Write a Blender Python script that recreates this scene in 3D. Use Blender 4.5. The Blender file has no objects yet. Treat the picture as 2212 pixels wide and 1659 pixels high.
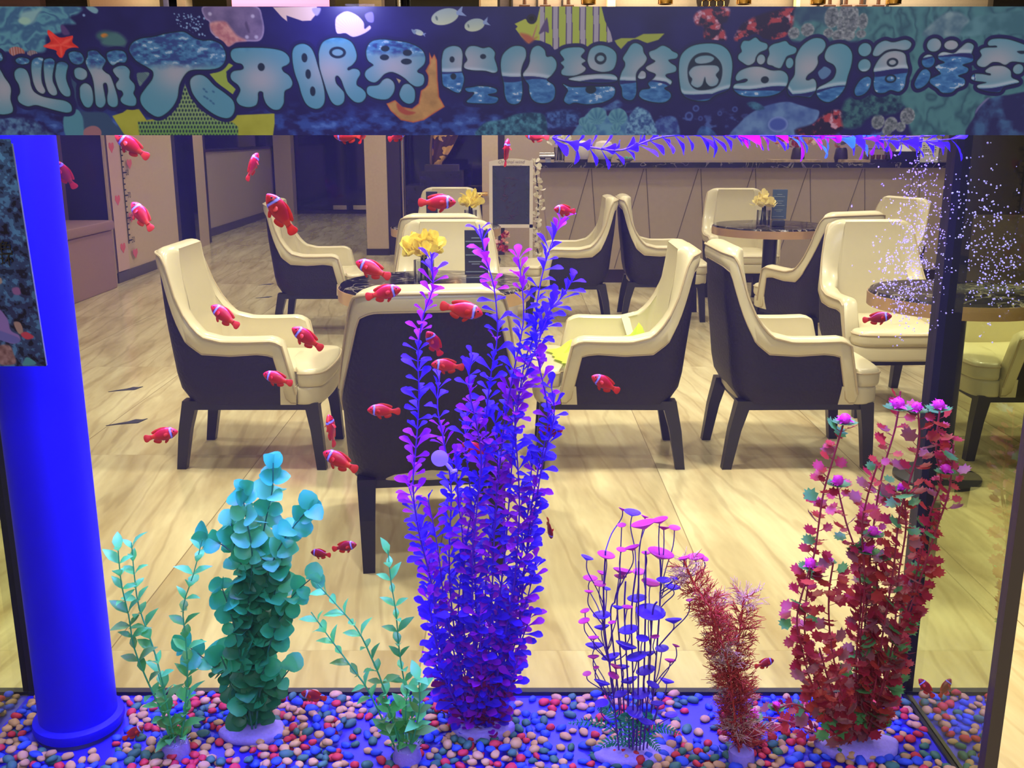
import bpy, bmesh, math, random
import numpy as np
from mathutils import Vector, Matrix, noise
R = math.radians
PI = math.pi
C = bpy.context.scene.collection
random.seed(7)

# ------------------------------------------------------------------ camera, world, big lights, exposure
FPX = 2150.0; PITCH = math.atan(540 / FPX); EYE = 1.28
cam = bpy.data.objects.new('camera', bpy.data.cameras.new('camera')); C.objects.link(cam)
cam.location = (0, 0, EYE); cam.rotation_euler = (PI / 2 - PITCH, 0, 0)
cam.data.sensor_width = 36; cam.data.lens = 36 * FPX / 2212; cam.data.clip_start = 0.02
bpy.context.scene.camera = cam
vs = bpy.context.scene.view_settings
vs.view_transform = 'Standard'; vs.look = 'None'; vs.gamma = 1; vs.use_curve_mapping = False; vs.exposure = 0.0
bpy.context.scene.cycles.use_denoising = True
bpy.context.scene.cycles.transparent_max_bounces = 20
bpy.context.scene.cycles.max_bounces = 6
bpy.context.scene.cycles.use_adaptive_sampling = True
bpy.context.scene.cycles.adaptive_threshold = 0.05
w = bpy.data.worlds.new('world'); bpy.context.scene.world = w; w.use_nodes = True
w.node_tree.nodes['Background'].inputs[0].default_value = (1.0, 0.86, 0.66, 1)
w.node_tree.nodes['Background'].inputs[1].default_value = 0.30

def area(name, loc, size, energy, col, rot=(0, 0, 0), sy=None, spread=180, shape=None):
    l = bpy.data.lights.new(name, 'AREA'); l.energy = energy; l.color = col
    l.shape = shape or ('RECTANGLE' if sy else 'SQUARE'); l.size = size
    if sy: l.size_y = sy
    l.spread = R(spread)
    o = bpy.data.objects.new(name, l); C.objects.link(o); o.location = loc; o.rotation_euler = rot
    return o
WARM = (1.0, 0.90, 0.68)
DOWN = [(-1.1, 3.3), (0.3, 3.5), (1.3, 3.3), (-1.0, 5.6), (0.6, 5.9), (2.2, 5.4), (-2.6, 4.4), (3.3, 4.0),
        (-2.4, 7.6), (-0.6, 8.4), (1.2, 8.0), (3.0, 7.6), (0.0, 1.9), (-3.0, 11.5), (-2.2, 14.5)]
DOWN_E = [34, 34, 34, 27, 24, 27, 20, 24, 17, 17, 17, 20, 20, 22, 20]
for (x, y), e in zip(DOWN, DOWN_E):
    area('ceiling_lamp_light', (x, y, 3.12), 0.2, e * 1.0, WARM, shape='DISK', spread=125)
area('ceiling_fill_light', (0.3, 5.0, 3.1), 5.0, 14, WARM, sy=6.0)  # added soft fill panel under the ceiling, not a fitting of the room
area('bar_wall_fill_light', (0.9, 10.2, 3.12), 1.6, 42, WARM, rot=(R(25), 0, 0), sy=0.2)  # added pair of unseen fills that brighten the upper bar wall
area('bar_wall_fill_light', (3.4, 10.2, 3.12), 1.6, 42, WARM, rot=(R(25), 0, 0), sy=0.2)
area('left_wall_fill_light', (-2.6, 9.9, 3.12), 1.6, 24, WARM, rot=(R(25), 0, 0), sy=0.2)  # added unseen fill for the upper wall at the left
area('sculpture_fill_light', (-0.6, 9.75, 2.3), 0.15, 14, WARM, rot=(R(35), 0, 0))  # added unseen light to lift the golden sculpture out of the dark
# the blue aquarium lamp over the water
area('aquarium_lamp_light', (-0.06, 1.13, 1.372), 1.12, 13, (0.16, 0.05, 1.0), sy=0.07, spread=95)
area('aquarium_lamp_white_light', (-0.06, 1.09, 1.372), 1.12, 4.0, (0.6, 0.75, 1.0), sy=0.03, spread=95)

area('front_fill_light', (0.4, -1.6, 2.7), 1.2, 46, (0.84, 0.88, 1.0), rot=(R(38), 0, 0))  # added cool fill from behind the camera to brighten the banner
area('added_banner_glare_light', (-0.155, 0.935, 1.412), 0.03, 0.11, (0.5, 0.5, 1.0), rot=(R(50), 0, 0))  # added light just above the frame, makes the glare on the banner

# ------------------------------------------------------------------ pixel -> place helpers
_s, _c = math.sin(PITCH), math.cos(PITCH)
def Q(x, y, Y):                       # the point at distance Y seen at pixel x, y
    u = (x - 1106) / FPX; v = (y - 829.5) / FPX
    t = Y / (_c - v * _s)
    return Vector((u * t, Y, EYE - (_s + v * _c) * t))
def G(x, y, z=0.0):                   # the point at height z seen at pixel x, y
    u = (x - 1106) / FPX; v = (y - 829.5) / FPX
    t = (EYE - z) / (_s + v * _c)
    return Vector((u * t, (_c - v * _s) * t, z))

# ------------------------------------------------------------------ materials
def lin(c):
    return tuple(((x / 255) / 12.92 if x / 255 <= 0.04045 else ((x / 255 + 0.055) / 1.055) ** 2.4) for x in c)
MATS = {}
def mat(name, rgb, rough=0.5, metal=0.0, spec=0.5, noise_amt=0.0, nscale=30, bump=0.0, bscale=200, coat=0.0,
        emit=None, estr=0, trans=0.0, sheen=0, attr=False, alpha=1.0):
    if name in MATS: return MATS[name]
    m = bpy.data.materials.new(name); m.use_nodes = True; nt = m.node_tree; N = nt.nodes; L = nt.links
    b = N['Principled BSDF']; col = (*lin(rgb), 1)
    b.inputs['Base Color'].default_value = col
    b.inputs['Roughness'].default_value = rough; b.inputs['Metallic'].default_value = metal
    b.inputs['Specular IOR Level'].default_value = spec
    b.inputs['Coat Weight'].default_value = coat; b.inputs['Coat Roughness'].default_value = 0.1
    if alpha < 1: b.inputs['Alpha'].default_value = alpha
    if sheen: b.inputs['Sheen Weight'].default_value = sheen
    tc = N.new('ShaderNodeTexCoord')
    src = None
    if attr:
        a = N.new('ShaderNodeVertexColor'); a.layer_name = 'Col'; src = a.outputs['Color']
        L.new(src, b.inputs['Base Color'])
    if noise_amt:
        n = N.new('ShaderNodeTexNoise'); n.inputs['Scale'].default_value = nscale; n.inputs['Detail'].default_value = 5
        L.new(tc.outputs['Object'], n.inputs['Vector'])
        r = N.new('ShaderNodeMapRange'); r.inputs[1].default_value = 0.3; r.inputs[2].default_value = 0.7
        r.inputs[3].default_value = 1 - noise_amt; r.inputs[4].default_value = 1 + noise_amt
        L.new(n.outputs['Fac'], r.inputs[0])
        mx = N.new('ShaderNodeVectorMath'); mx.operation = 'SCALE'
        if src: L.new(src, mx.inputs[0])
        else: mx.inputs[0].default_value = col[:3]
        L.new(r.outputs[0], mx.inputs['Scale']); L.new(mx.outputs[0], b.inputs['Base Color']); src = mx.outputs[0]
    if bump:
        n = N.new('ShaderNodeTexNoise'); n.inputs['Scale'].default_value = bscale; n.inputs['Detail'].default_value = 3
        L.new(tc.outputs['Object'], n.inputs['Vector'])
        bm = N.new('ShaderNodeBump'); bm.inputs['Strength'].default_value = bump; bm.inputs['Distance'].default_value = 0.002
        L.new(n.outputs['Fac'], bm.inputs['Height']); L.new(bm.outputs[0], b.inputs['Normal'])
    if emit:
        b.inputs['Emission Color'].default_value = (*lin(emit), 1); b.inputs['Emission Strength'].default_value = estr
    if trans:
        t = N.new('ShaderNodeBsdfTranslucent'); t.inputs[0].default_value = col
        if src: L.new(src, t.inputs[0])
        mx = N.new('ShaderNodeMixShader'); mx.inputs[0].default_value = trans
        L.new(b.outputs[0], mx.inputs[1]); L.new(t.outputs[0], mx.inputs[2])
        L.new(mx.outputs[0], N['Material Output'].inputs['Surface'])
    MATS[name] = m
    return m

def glassy(name, tint=(255, 255, 255), refl=0.05, rough=0.0, film=0.0, filmcol=(200, 190, 255), fresnel=True, reflcol=(255, 255, 255)):
    m = bpy.data.materials.new(name); m.use_nodes = True; nt = m.node_tree; N = nt.nodes; L = nt.links
    N.remove(N['Principled BSDF']); out = N['Material Output']
    t = N.new('ShaderNodeBsdfTransparent'); t.inputs[0].default_value = (*lin(tint), 1)
    g = N.new('ShaderNodeBsdfGlossy'); g.inputs['Roughness'].default_value = rough; g.inputs[0].default_value = (*lin(reflcol), 1)
    mx = N.new('ShaderNodeMixShader')
    if fresnel:
        f = N.new('ShaderNodeLayerWeight'); f.inputs[0].default_value = 0.25
        ma = N.new('ShaderNodeMath'); ma.operation = 'MULTIPLY'; ma.inputs[1].default_value = refl / 0.1
        L.new(f.outputs['Fresnel'], ma.inputs[0]); L.new(ma.outputs[0], mx.inputs[0])
    else: mx.inputs[0].default_value = refl
    L.new(t.outputs[0], mx.inputs[1]); L.new(g.outputs[0], mx.inputs[2]); last = mx.outputs[0]
    if film:
        d = N.new('ShaderNodeBsdfDiffuse'); d.inputs[0].default_value = (*lin(filmcol), 1)
        tr = N.new('ShaderNodeBsdfTranslucent'); tr.inputs[0].default_value = (*lin(filmcol), 1)
        a = N.new('ShaderNodeAddShader'); L.new(d.outputs[0], a.inputs[0]); L.new(tr.outputs[0], a.inputs[1])
        m2 = N.new('ShaderNodeMixShader'); m2.inputs[0].default_value = film
        L.new(last, m2.inputs[1]); L.new(a.outputs[0], m2.inputs[2]); last = m2.outputs[0]
    L.new(last, out.inputs['Surface'])
    return m

# ------------------------------------------------------------------ mesh builder
class MB:
    def __init__(s): s.v = []; s.f = []; s.m = []; s.c = None
    def add(s, v, f, mi=0):
        o = len(s.v); s.v += [tuple(p) for p in v]; s.f += [tuple(i + o for i in q) for q in f]; s.m += [mi] * len(f)
        return s
    def box(s, x0, x1, y0, y1, z0, z1, mi=0):
        v = [(x, y, z) for z in (z0, z1) for y in (y0, y1) for x in (x0, x1)]
        return s.add(v, [(0, 2, 3, 1), (4, 5, 7, 6), (0, 1, 5, 4), (2, 6, 7, 3), (0, 4, 6, 2), (1, 3, 7, 5)], mi)
    def loft(s, rings, mi=0, cap0=True, cap1=True, closed=True):
        n = len(rings[0]); v = [p for r in rings for p in r]; f = []
        for i in range(len(rings) - 1):
            for j in range(n if closed else n - 1):
                k = (j + 1) % n
                f.append((i * n + j, i * n + k, (i + 1) * n + k, (i + 1) * n + j))
        if cap0: f.append(tuple(reversed(range(n))))
        if cap1: f.append(tuple((len(rings) - 1) * n + j for j in range(n)))
        return s.add(v, f, mi)
    def tube(s, path, r, n=8, mi=0):
        P = [Vector(p) for p in path]; rr = r if isinstance(r, (list, tuple)) else [r] * len(P)
        rings = []; side = None
        for i, p in enumerate(P):
            t = (P[min(i + 1, len(P) - 1)] - P[max(i - 1, 0)])
            t = t.normalized() if t.length > 1e-9 else Vector((0, 0, 1))
            if side is None:
                a = Vector((0, 0, 1)) if abs(t.z) < 0.9 else Vector((1, 0, 0)); side = t.cross(a).normalized()
            side = (side - t * side.dot(t)).normalized(); up = t.cross(side)
            rings.append([p + (side * math.cos(2 * PI * j / n) + up * math.sin(2 * PI * j / n)) * rr[i] for j in range(n)])
        return s.loft(rings, mi)
    def lathe(s, prof, n=24, mi=0, cx=0, cy=0, cap=True):
        return s.loft([[(cx + r * math.cos(2 * PI * j / n), cy + r * math.sin(2 * PI * j / n), z) for j in range(n)] for r, z in prof], mi, cap, cap)
    def ell(s, c, r, nu=12, nv=8, mi=0):
        rings = []
        for i in range(nv + 1):
            a = -PI / 2 + PI * i / nv; ca = max(math.cos(a), 0.02)
            rings.append([(c[0] + r[0] * ca * math.cos(2 * PI * j / nu), c[1] + r[1] * ca * math.sin(2 * PI * j / nu), c[2] + r[2] * math.sin(a)) for j in range(nu)])
        return s.loft(rings, mi)
    def slab(s, outline, z0, z1, r=0.01, mi=0, k=4, dome=0.0):
        # an upholstered or rounded slab over a plan outline (list of (x, y))
        cx = sum(p[0] for p in outline) / len(outline); cy = sum(p[1] for p in outline) / len(outline)
        rings = []
        ext = max(max(abs(p[0] - cx), abs(p[1] - cy)) for p in outline)
        def ring(ins, z):
            o = []
            for (x, y) in outline:
                d = math.hypot(x - cx, y - cy) or 1
                q = 1 - ins / d; o.append((cx + (x - cx) * q, cy + (y - cy) * q, z))
            return o
        for i in range(k + 1):
            a = PI / 2 * i / k; rings.append(ring(r * (1 - math.sin(a)), z0 + r * (1 - math.cos(a))))
        for i in range(k + 1):
            a = PI / 2 * i / k; rings.append(ring(r * (1 - math.cos(a)), z1 - r + r * math.sin(a)))
        if dome:
            for q in (0.75, 0.5, 0.25):
                rings.append([(cx + (x - cx) * q, cy + (y - cy) * q, z1 + dome * (1 - q * q)) for (x, y) in outline])
        return s.loft(rings, mi)
    def build(s, name, mats, parent=None, smooth=True, loc=None, angle=40):
        me = bpy.data.meshes.new(name); me.from_pydata(s.v, [], s.f); me.validate(); me.update()
        ms = mats if isinstance(mats, (list, tuple)) else [mats]
        for m in ms: me.materials.append(m)
        if len(ms) > 1 and len(me.polygons) == len(s.m): me.polygons.foreach_set('material_index', s.m)
        if smooth:
            me.polygons.foreach_set('use_smooth', [True] * len(me.polygons))
            try: me.set_sharp_from_angle(angle=R(angle))
            except Exception: pass
        o = bpy.data.objects.new(name, me); C.objects.link(o)
        if parent: o.parent = parent
        if loc is not None: o.location = loc
        return o
def vcol(o, cols):
    a = o.data.color_attributes.new('Col', 'FLOAT_COLOR', 'POINT')
    arr = np.ones((len(o.data.vertices), 4), dtype=np.float32); arr[:, :3] = np.asarray(cols, dtype=np.float32)
    a.data.foreach_set('color', arr.ravel())

def tag(o, label=None, cat=None, group=None, kind=None):
    if label: o['label'] = label
    if cat: o['category'] = cat
    if group: o['group'] = group
    if kind: o['kind'] = kind
    return o
def empty(name, loc=(0, 0, 0), rz=0, label=None, cat=None, group=None):
    o = bpy.data.objects.new(name, None); C.objects.link(o); o.location = loc; o.rotation_euler = (0, 0, rz)
    o.empty_display_size = 0.05
    return tag(o, label, cat, group)
def structure(name, mb, m, smooth=False, **k):
    return tag(mb.build(name, m, smooth=smooth, **k), kind='structure')
def copy_tree(o, parent=None, label=None, name=None):
    c = o.copy(); C.objects.link(c)
    if parent: c.parent = parent
    if label: c['label'] = label
    for ch in list(o.children): copy_tree(ch, c)
    return c
def interp(x, xs, ys):
    return float(np.interp(x, xs, ys))
def smooth_path(pts, sub=6, closed=False):
    P = [Vector(p) for p in pts]; n = len(P); out = []
    for i in range(n if closed else n - 1):
        if closed: a, b, c, d = P[i - 1], P[i], P[(i + 1) % n], P[(i + 2) % n]
        else: a, b, c, d = P[max(i - 1, 0)], P[i], P[i + 1], P[min(i + 2, n - 1)]
        for k in range(sub):
            t = k / sub
            out.append(0.5 * ((2 * b) + (c - a) * t + (2 * a - 5 * b + 4 * c - d) * t * t + (3 * b - a - 3 * c + d) * t ** 3))
    if not closed: out.append(P[-1])
    return out
def text_mesh(name, body, size, m, parent, loc, rot=(PI / 2, 0, 0), align='CENTER', shear=0, ext=0.0003):
    cu = bpy.data.curves.new(name, 'FONT'); cu.body = body; cu.size = size; cu.align_x = align; cu.shear = shear
    cu.extrude = ext; cu.resolution_u = 3
    t = bpy.data.objects.new('tmp_text', cu); C.objects.link(t)
    dg = bpy.context.evaluated_depsgraph_get(); dg.update()
    me = bpy.data.meshes.new_from_object(t.evaluated_get(dg)); me.name = name
    bpy.data.objects.remove(t); me.materials.clear(); me.materials.append(m)
    o = bpy.data.objects.new(name, me); C.objects.link(o)
    if parent: o.parent = parent
    o.location = loc; o.rotation_euler = rot
    return o
# ------------------------------------------------------------------ the room
def floor_material():
    m = bpy.data.materials.new('travertine_floor'); m.use_nodes = True; nt = m.node_tree; N = nt.nodes; L = nt.links
    b = N['Principled BSDF']; b.inputs['Roughness'].default_value = 0.16; b.inputs['Specular IOR Level'].default_value = 0.45
    g = N.new('ShaderNodeNewGeometry'); sep = N.new('ShaderNodeSeparateXYZ'); L.new(g.outputs['Position'], sep.inputs[0])
    def math_(op, a, bb=None, c=None):
        n = N.new('ShaderNodeMath'); n.operation = op
        for i, q in enumerate((a, bb, c)):
            if q is None: continue
            if isinstance(q, (int, float)): n.inputs[i].default_value = q
            else: L.new(q, n.inputs[i])
        return n.outputs[0]
    TW = 0.8; OFF = 0.23
    xs = math_('DIVIDE', math_('ADD', sep.outputs[0], OFF + 8), TW)
    xi = math_('FLOOR', xs); xf = math_('FRACT', xs)
    ys = math_('DIVIDE', math_('ADD', sep.outputs[1], 0.9), 1.6)
    yi = math_('FLOOR', ys); yf = math_('FRACT', ys)
    cell = math_('ADD', math_('MULTIPLY', xi, 7.31), math_('MULTIPLY', yi, 3.17))
    wn = N.new('ShaderNodeTexWhiteNoise'); wn.noise_dimensions = '1D'; L.new(cell, wn.inputs['W'])
    # veins run away from the viewer, slightly askew, warped
    cmb = N.new('ShaderNodeCombineXYZ')
    L.new(math_('ADD', math_('ADD', sep.outputs[0], math_('MULTIPLY', sep.outputs[1], 0.10)), math_('MULTIPLY', wn.outputs[0], 0.13)), cmb.inputs[0])
    L.new(math_('MULTIPLY', sep.outputs[1], 0.16), cmb.inputs[1]); L.new(math_('MULTIPLY', wn.outputs[0], 2.0), cmb.inputs[2])
    n1 = N.new('ShaderNodeTexNoise'); n1.inputs['Scale'].default_value = 7; n1.inputs['Detail'].default_value = 6; n1.inputs['Distortion'].default_value = 0.6
    L.new(cmb.outputs[0], n1.inputs['Vector'])
    wv = N.new('ShaderNodeTexWave'); wv.inputs['Scale'].default_value = 2.6; wv.inputs['Distortion'].default_value = 14
    wv.inputs['Detail'].default_value = 4; wv.inputs['Detail Scale'].default_value = 1.4
    L.new(cmb.outputs[0], wv.inputs['Vector'])
    r1 = N.new('ShaderNodeValToRGB'); e = r1.color_ramp.elements
    e[0].position = 0.30; e[0].color = (*lin((176, 156, 112)), 1); e[1].position = 0.66; e[1].color = (*lin((214, 201, 158)), 1)
    L.new(n1.outputs['Fac'], r1.inputs[0])
    r2 = N.new('ShaderNodeValToRGB'); e = r2.color_ramp.elements
    e[0].position = 0.0; e[0].color = (*lin((150, 122, 82)), 1); e[1].position = 0.13; e[1].color = (1, 1, 1, 1)
    L.new(wv.outputs['Fac'], r2.inputs[0])
    # fine grain along the veins
    n2 = N.new('ShaderNodeTexNoise'); n2.inputs['Scale'].default_value = 60; n2.inputs['Detail'].default_value = 3
    L.new(cmb.outputs[0], n2.inputs['Vector'])
    r3 = N.new('ShaderNodeMapRange'); r3.inputs[3].default_value = 0.86; r3.inputs[4].default_value = 1.1; L.new(n2.outputs['Fac'], r3.inputs[0])
    mx = N.new('ShaderNodeMix'); mx.data_type = 'RGBA'; mx.blend_type = 'MULTIPLY'; mx.inputs[0].default_value = 0.22
    L.new(r1.outputs[0], mx.inputs[6]); L.new(r2.outputs[0], mx.inputs[7])
    joint = math_('MAXIMUM', math_('LESS_THAN', xf, 0.0045), math_('MULTIPLY', math_('LESS_THAN', yf, 0.0018), 0.3))
    mj = N.new('ShaderNodeMix'); mj.data_type = 'RGBA'; L.new(math_('MULTIPLY', joint, 0.75), mj.inputs[0])
    L.new(mx.outputs[2], mj.inputs[6]); mj.inputs[7].default_value = (*lin((120, 100, 70)), 1)
    sc = N.new('ShaderNodeVectorMath'); sc.operation = 'SCALE'; L.new(mj.outputs[2], sc.inputs[0])
    tone = math_('MULTIPLY', r3.outputs[0], math_('ADD', 0.93, math_('MULTIPLY', wn.outputs[0], 0.10)))
    L.new(tone, sc.inputs['Scale']); L.new(sc.outputs[0], b.inputs['Base Color'])
    return m
FLOOR = floor_material()
structure('floor', MB().box(-7, 7, -3, 18.5, -0.05, 0), FLOOR)
CEIL = mat('ceiling_paint', (225, 215, 195), 0.8)
structure('ceiling', MB().box(-7, 7, 0.4, 18.5, 3.2, 3.25), CEIL)
GREIGE = mat('wall_covering', (176, 156, 132), 0.6, noise_amt=0.04, nscale=60, bump=0.15, bscale=300)
BEIGE = mat('beige_wall_panel', (196, 172, 140), 0.55, noise_amt=0.04, nscale=40)
BROWN = mat('dark_brown_frame', (46, 34, 32), 0.4)
DARK = mat('dark_recess', (30, 26, 34), 0.5)
BLACKG = mat('black_night_glass', (13, 13, 19), 0.06, spec=0.6)
MAUVE = mat('mauve_panel', (120, 92, 104), 0.5)
BASEB = mat('dark_stone_skirting', (62, 54, 50), 0.3)
CHROME = mat('polished_steel', (225, 220, 215), 0.12, metal=1)
GOLD = mat('polished_brass', (235, 190, 110), 0.15, metal=1)
WHITE = mat('white_paint', (235, 230, 220), 0.5)

# downlight trims in the ceiling
for i, (x, y) in enumerate(DOWN):
    t = empty('ceiling_downlight', (x, y, 3.2), label='round recessed downlight in the pale ceiling', cat='ceiling light', group='ceiling downlights')
    MB().lathe([(0.105, -0.012), (0.125, -0.012), (0.13, 0.0), (0.105, 0.0)], 24, cap=False).build('trim_ring', CHROME, t)
    break

# left wall: a beige column with a height chart, a dark doorway, a strip, a half glazed screen, then the far glazing
b = MB(); b.box(-3.50, -3.48, 8.72, 10.45, 0, 3.2)
structure('wall_left', b, BEIGE)
structure('baseboard_left', MB().box(-3.48, -3.465, 8.74, 10.45, 0, 0.09), BASEB)
structure('trim_1', MB().box(-3.62, -3.50, 10.45, 10.62, 0, 3.2), BROWN)
structure('door_1', MB().box(-3.72, -3.66, 10.62, 11.45, 0.0, 3.2).box(-3.66, -3.56, 11.28, 11.42, 0, 3.2), BLACKG)
structure('trim_2', MB().box(-3.78, -3.62, 11.45, 11.98, 0, 3.2), BEIGE)
structure('trim_3', MB().box(-3.80, -3.66, 11.98, 12.2, 0, 3.2), BROWN)
structure('wall_left_low', MB().box(-4.1, -3.88, 12.2, 16.5, 0.0, 1.06), GREIGE)
structure('baseboard_left_low', MB().box(-3.88, -3.86, 12.2, 16.5, 0, 0.1), BASEB)
structure('window_1', MB().box(-3.99, -3.97, 12.2, 16.5, 1.06, 3.2), BLACKG)
structure('trim_4', MB().box(-4.1, -3.86, 12.2, 16.5, 1.06, 1.09), BROWN)
structure('wall_left_back', MB().box(-6.9, -4.1, 11.2, 11.3, 0, 3.2), DARK)
# far glazed end wall
structure('window_2', MB().box(-4.1, -1.0, 16.7, 16.72, 0.05, 3.2), BLACKG)
structure('trim_5', MB().box(-4.1, -1.0, 16.66, 16.75, 0, 0.05), BROWN)
structure('trim_6', MB().box(-4.15, -3.86, 16.5, 16.66, 0, 3.2), BROWN)
structure('trim_7', MB().box(-3.83, -3.55, 16.4, 16.66, 0, 3.2), BEIGE)
for k, xx in enumerate((-2.95, -2.62)):
    structure('window_3', MB().box(xx, xx + 0.22, 16.64, 16.70, 0.07, 0.14), CHROME)
# near end wall: columns, display window with the golden sculpture, bar back wall
YB = 10.9
structure('wall_back', MB().box(-1.57, -1.34, YB - 0.05, YB + 0.35, 0.07, 3.2), BEIGE)
structure('baseboard_back', MB().box(-1.58, -1.33, YB - 0.06, YB, 0, 0.07), BROWN)
structure('trim_8', MB().box(-1.34, -1.20, YB, YB + 0.3, 0, 3.2), BROWN)
structure('window_4', MB().box(-1.20, -0.32, YB + 0.55, YB + 0.57, 0, 3.2), BLACKG)
structure('trim_9', MB().box(-0.32, -0.15, YB - 0.05, YB + 0.6, 0, 3.2), BEIGE)
structure('trim_10', MB().box(-0.15, -0.08, YB - 0.02, YB + 0.3, 0, 3.2), BROWN)
structure('wall_back_bar', MB().box(-0.08, 6.5, YB, YB + 0.1, 0, 3.2), GREIGE)
structure('wall_right', MB().box(6.4, 6.5, 0, YB, 0, 3.2), DARK)
structure('wall_right_bar', MB().box(3.98, 6.4, 8.75, 8.85, 0.6, 3.2), DARK)
structure('wall_right_low', MB().box(3.98, 6.4, 8.7, 8.85, 0.0, 0.6), mat('dark_taupe_panel', (104, 92, 84), .6))
structure('trim_11', MB().tube([(-1.17, YB + 0.02, 0.25), (-1.17, YB + 0.02, 3.2)], 0.022, 12), CHROME, smooth=True)
structure('wall_left_front', MB().box(-5.6, -5.5, 0, 8.72, 0, 3.2), MAUVE)
structure('wall_left_recess', MB().box(-5.5, -3.50, 8.76, 8.84, 0, 3.2), DARK)
structure('trim_13', MB().box(-5.5, -3.86, 8.66, 8.76, 0.0, 3.2), MAUVE)

# storage bench by the column
t = empty('storage_bench', (-4.0, 7.3, 0), label='mauve beige boxy bench with padded lid against the left wall', cat='bench')
SOFT = mat('mauve_leather', (150, 116, 116), 0.45, noise_amt=0.03)
MB().slab([(-0.62, -1.2), (0.6, -1.2), (0.61, 1.2), (-0.62, 1.2)], 0.0, 0.49, 0.015).build('bench_body', SOFT, t)
MB().slab([(-0.63, -1.21), (0.62, -1.21), (0.63, 1.21), (-0.63, 1.21)], 0.495, 0.575, 0.03).build('lid_cushion', SOFT, t)

# height chart on the column (a strip with ticks and digits) and notices
t = empty('height_chart', (-3.462, 8.86, 0), label='tall pink height chart with black ticks and digits on the beige column', cat='height chart')
CH = mat('chart_pink', (202, 168, 160), 0.5); INK = mat('black_ink', (25, 20, 22), 0.6); REDI = mat('pink_heart_print', (214, 96, 110), 0.6)
MB().box(0, 0.002, -0.12, 0.14, 0.1, 2.1).build('strip', CH, t, smooth=False)
tk = MB(); tk.box(0.002, 0.004, 0.16, 0.178, 0.32, 2.2)
for i in range(38): tk.box(0.002, 0.004, 0.17, 0.25 if i % 4 == 0 else 0.215, 0.34 + i * 0.05, 0.352 + i * 0.05)
tk.build('tick_marks', INK, t, smooth=False)
for i in range(10):
    text_mesh('scale_number', str(150 - 0 + i * 10 - 100), 0.075, INK, t, (0.004, 0.24, 0.32 + i * 0.2), rot=(PI / 2, 0, PI / 2), align='LEFT')
for (yy, zz) in ((-0.03, 1.17), (0.0, 0.72), (0.35, 1.02), (0.28, 0.55), (0.02, 0.3), (0.3, 0.22)):
    h = [(0, -0.05), (0.045, 0.0), (0.04, 0.035), (0.015, 0.04), (0, 0.02), (-0.015, 0.04), (-0.04, 0.035), (-0.045, 0.0)]
    MB().loft([[(0.003 + d, yy + a * 1.3, zz + c) for a, c in h] for d in (0, 0.001)]).build('heart_print', REDI, t, smooth=False)
t = MB().box(-3.479, -3.474, 9.18, 9.85, 1.33, 1.72).build('wall_notice', mat('notice_paper', (205, 185, 160), 0.6), smooth=False)
tag(t, 'pale paper notice pinned high on the beige column behind a fish', 'notice')

# ------------------------------------------------------------------ display window: golden sculpture on a dark plinth
t = empty('golden_sculpture', (-0.76, 10.35, 0.98), label='tall curved golden leaf sculpture with dark hollow side in the far window', cat='sculpture')
GS = mat('beaten_gold_patches', (226, 170, 92), 0.25, metal=0.7, noise_amt=0.0)
m_ = GS.node_tree; N_ = m_.nodes; tx = N_.new('ShaderNodeTexNoise'); tx.inputs['Scale'].default_value = 7; tx.inputs['Detail'].default_value = 2
rp = N_.new('ShaderNodeValToRGB'); rp.color_ramp.interpolation = 'CONSTANT'; e = rp.color_ramp.elements
e[0].position = 0; e[0].color = (*lin((88, 58, 52)), 1); e[1].position = 0.5; e[1].color = (*lin((236, 186, 110)), 1)
m_.links.new(N_['Texture Coordinate'].outputs['Object'], tx.inputs['Vector']); m_.links.new(tx.outputs['Fac'], rp.inputs[0]); m_.links.new(rp.outputs[0], N_['Principled BSDF'].inputs['Base Color'])
b = MB(); rings = []
for i in range(19):
    q = i / 18; wd = 0.14 * math.sin(PI * min(1, q * 0.86 + 0.10)) ** 0.9; cx = 0.0 + 0.17 * math.sin(q * 1.9); z = q * 0.95
    rings.append([(cx + wd * math.cos(a) * 1.0, 0.07 * math.sin(a) * (wd / 0.14), z) for a in [2 * PI * j / 20 for j in range(20)]])
b.loft(rings); b.build('gold_shell', GS, t)
b = MB(); b.tube([(0.17 * math.sin(q * 1.9) - 0.14 * math.sin(PI * min(1, q * 0.86 + 0.10)) ** 0.9 - 0.012, -0.02, q * 0.95) for q in [i / 18 for i in range(19)]], 0.012, 8)
b.build('dark_rim', mat('bronze_rim', (150, 120, 80), 0.3, metal=0.8), t)
MB().box(-0.12, 0.22, -0.1, 0.1, -0.06, 0.0).build('plinth_block', BROWN, t, smooth=False)
t = MB().box(-1.06, -0.50, 10.1, 10.6, 0, 0.78).box(-0.92, -0.5, 10.15, 10.55, 0.78, 0.92).build('display_plinth', mat('dark_marble_plinth', (34, 28, 36), 0.2, noise_amt=0.3, nscale=8), smooth=False)
tag(t, 'dark stone plinth under the golden sculpture', 'plinth')
t = empty('door_handle_rail', (-0.39, 10.8, 0.66), label='brass T shaped handle beside the far beige column', cat='door handle')
MB().tube([(-0.13, 0, 0.0), (0.13, 0, 0.0)], 0.022, 12).build('grip', GOLD, t)
MB().tube([(0.0, 0, 0.0), (0.0, 0, -0.14)], 0.02, 12).build('stem', GOLD, t)
# lit picture screen high on the far left wall
t = empty('picture_screen', (-2.2, 10.2, 2.4), label='pink lit screen high above the banner, left of centre', cat='screen')
MB().box(-0.05 - 0.5, 0.49, 0.0, 0.06, -0.02, 0.6).build('screen_housing', BROWN, t, smooth=False)
MB().box(-0.50, 0.44, -0.004, 0.0, 0.02, 0.58).build('screen_face', mat('pink_screen_glow', (230, 120, 150), 0.4, emit=(255, 150, 190), estr=1.3), t, smooth=False)

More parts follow.
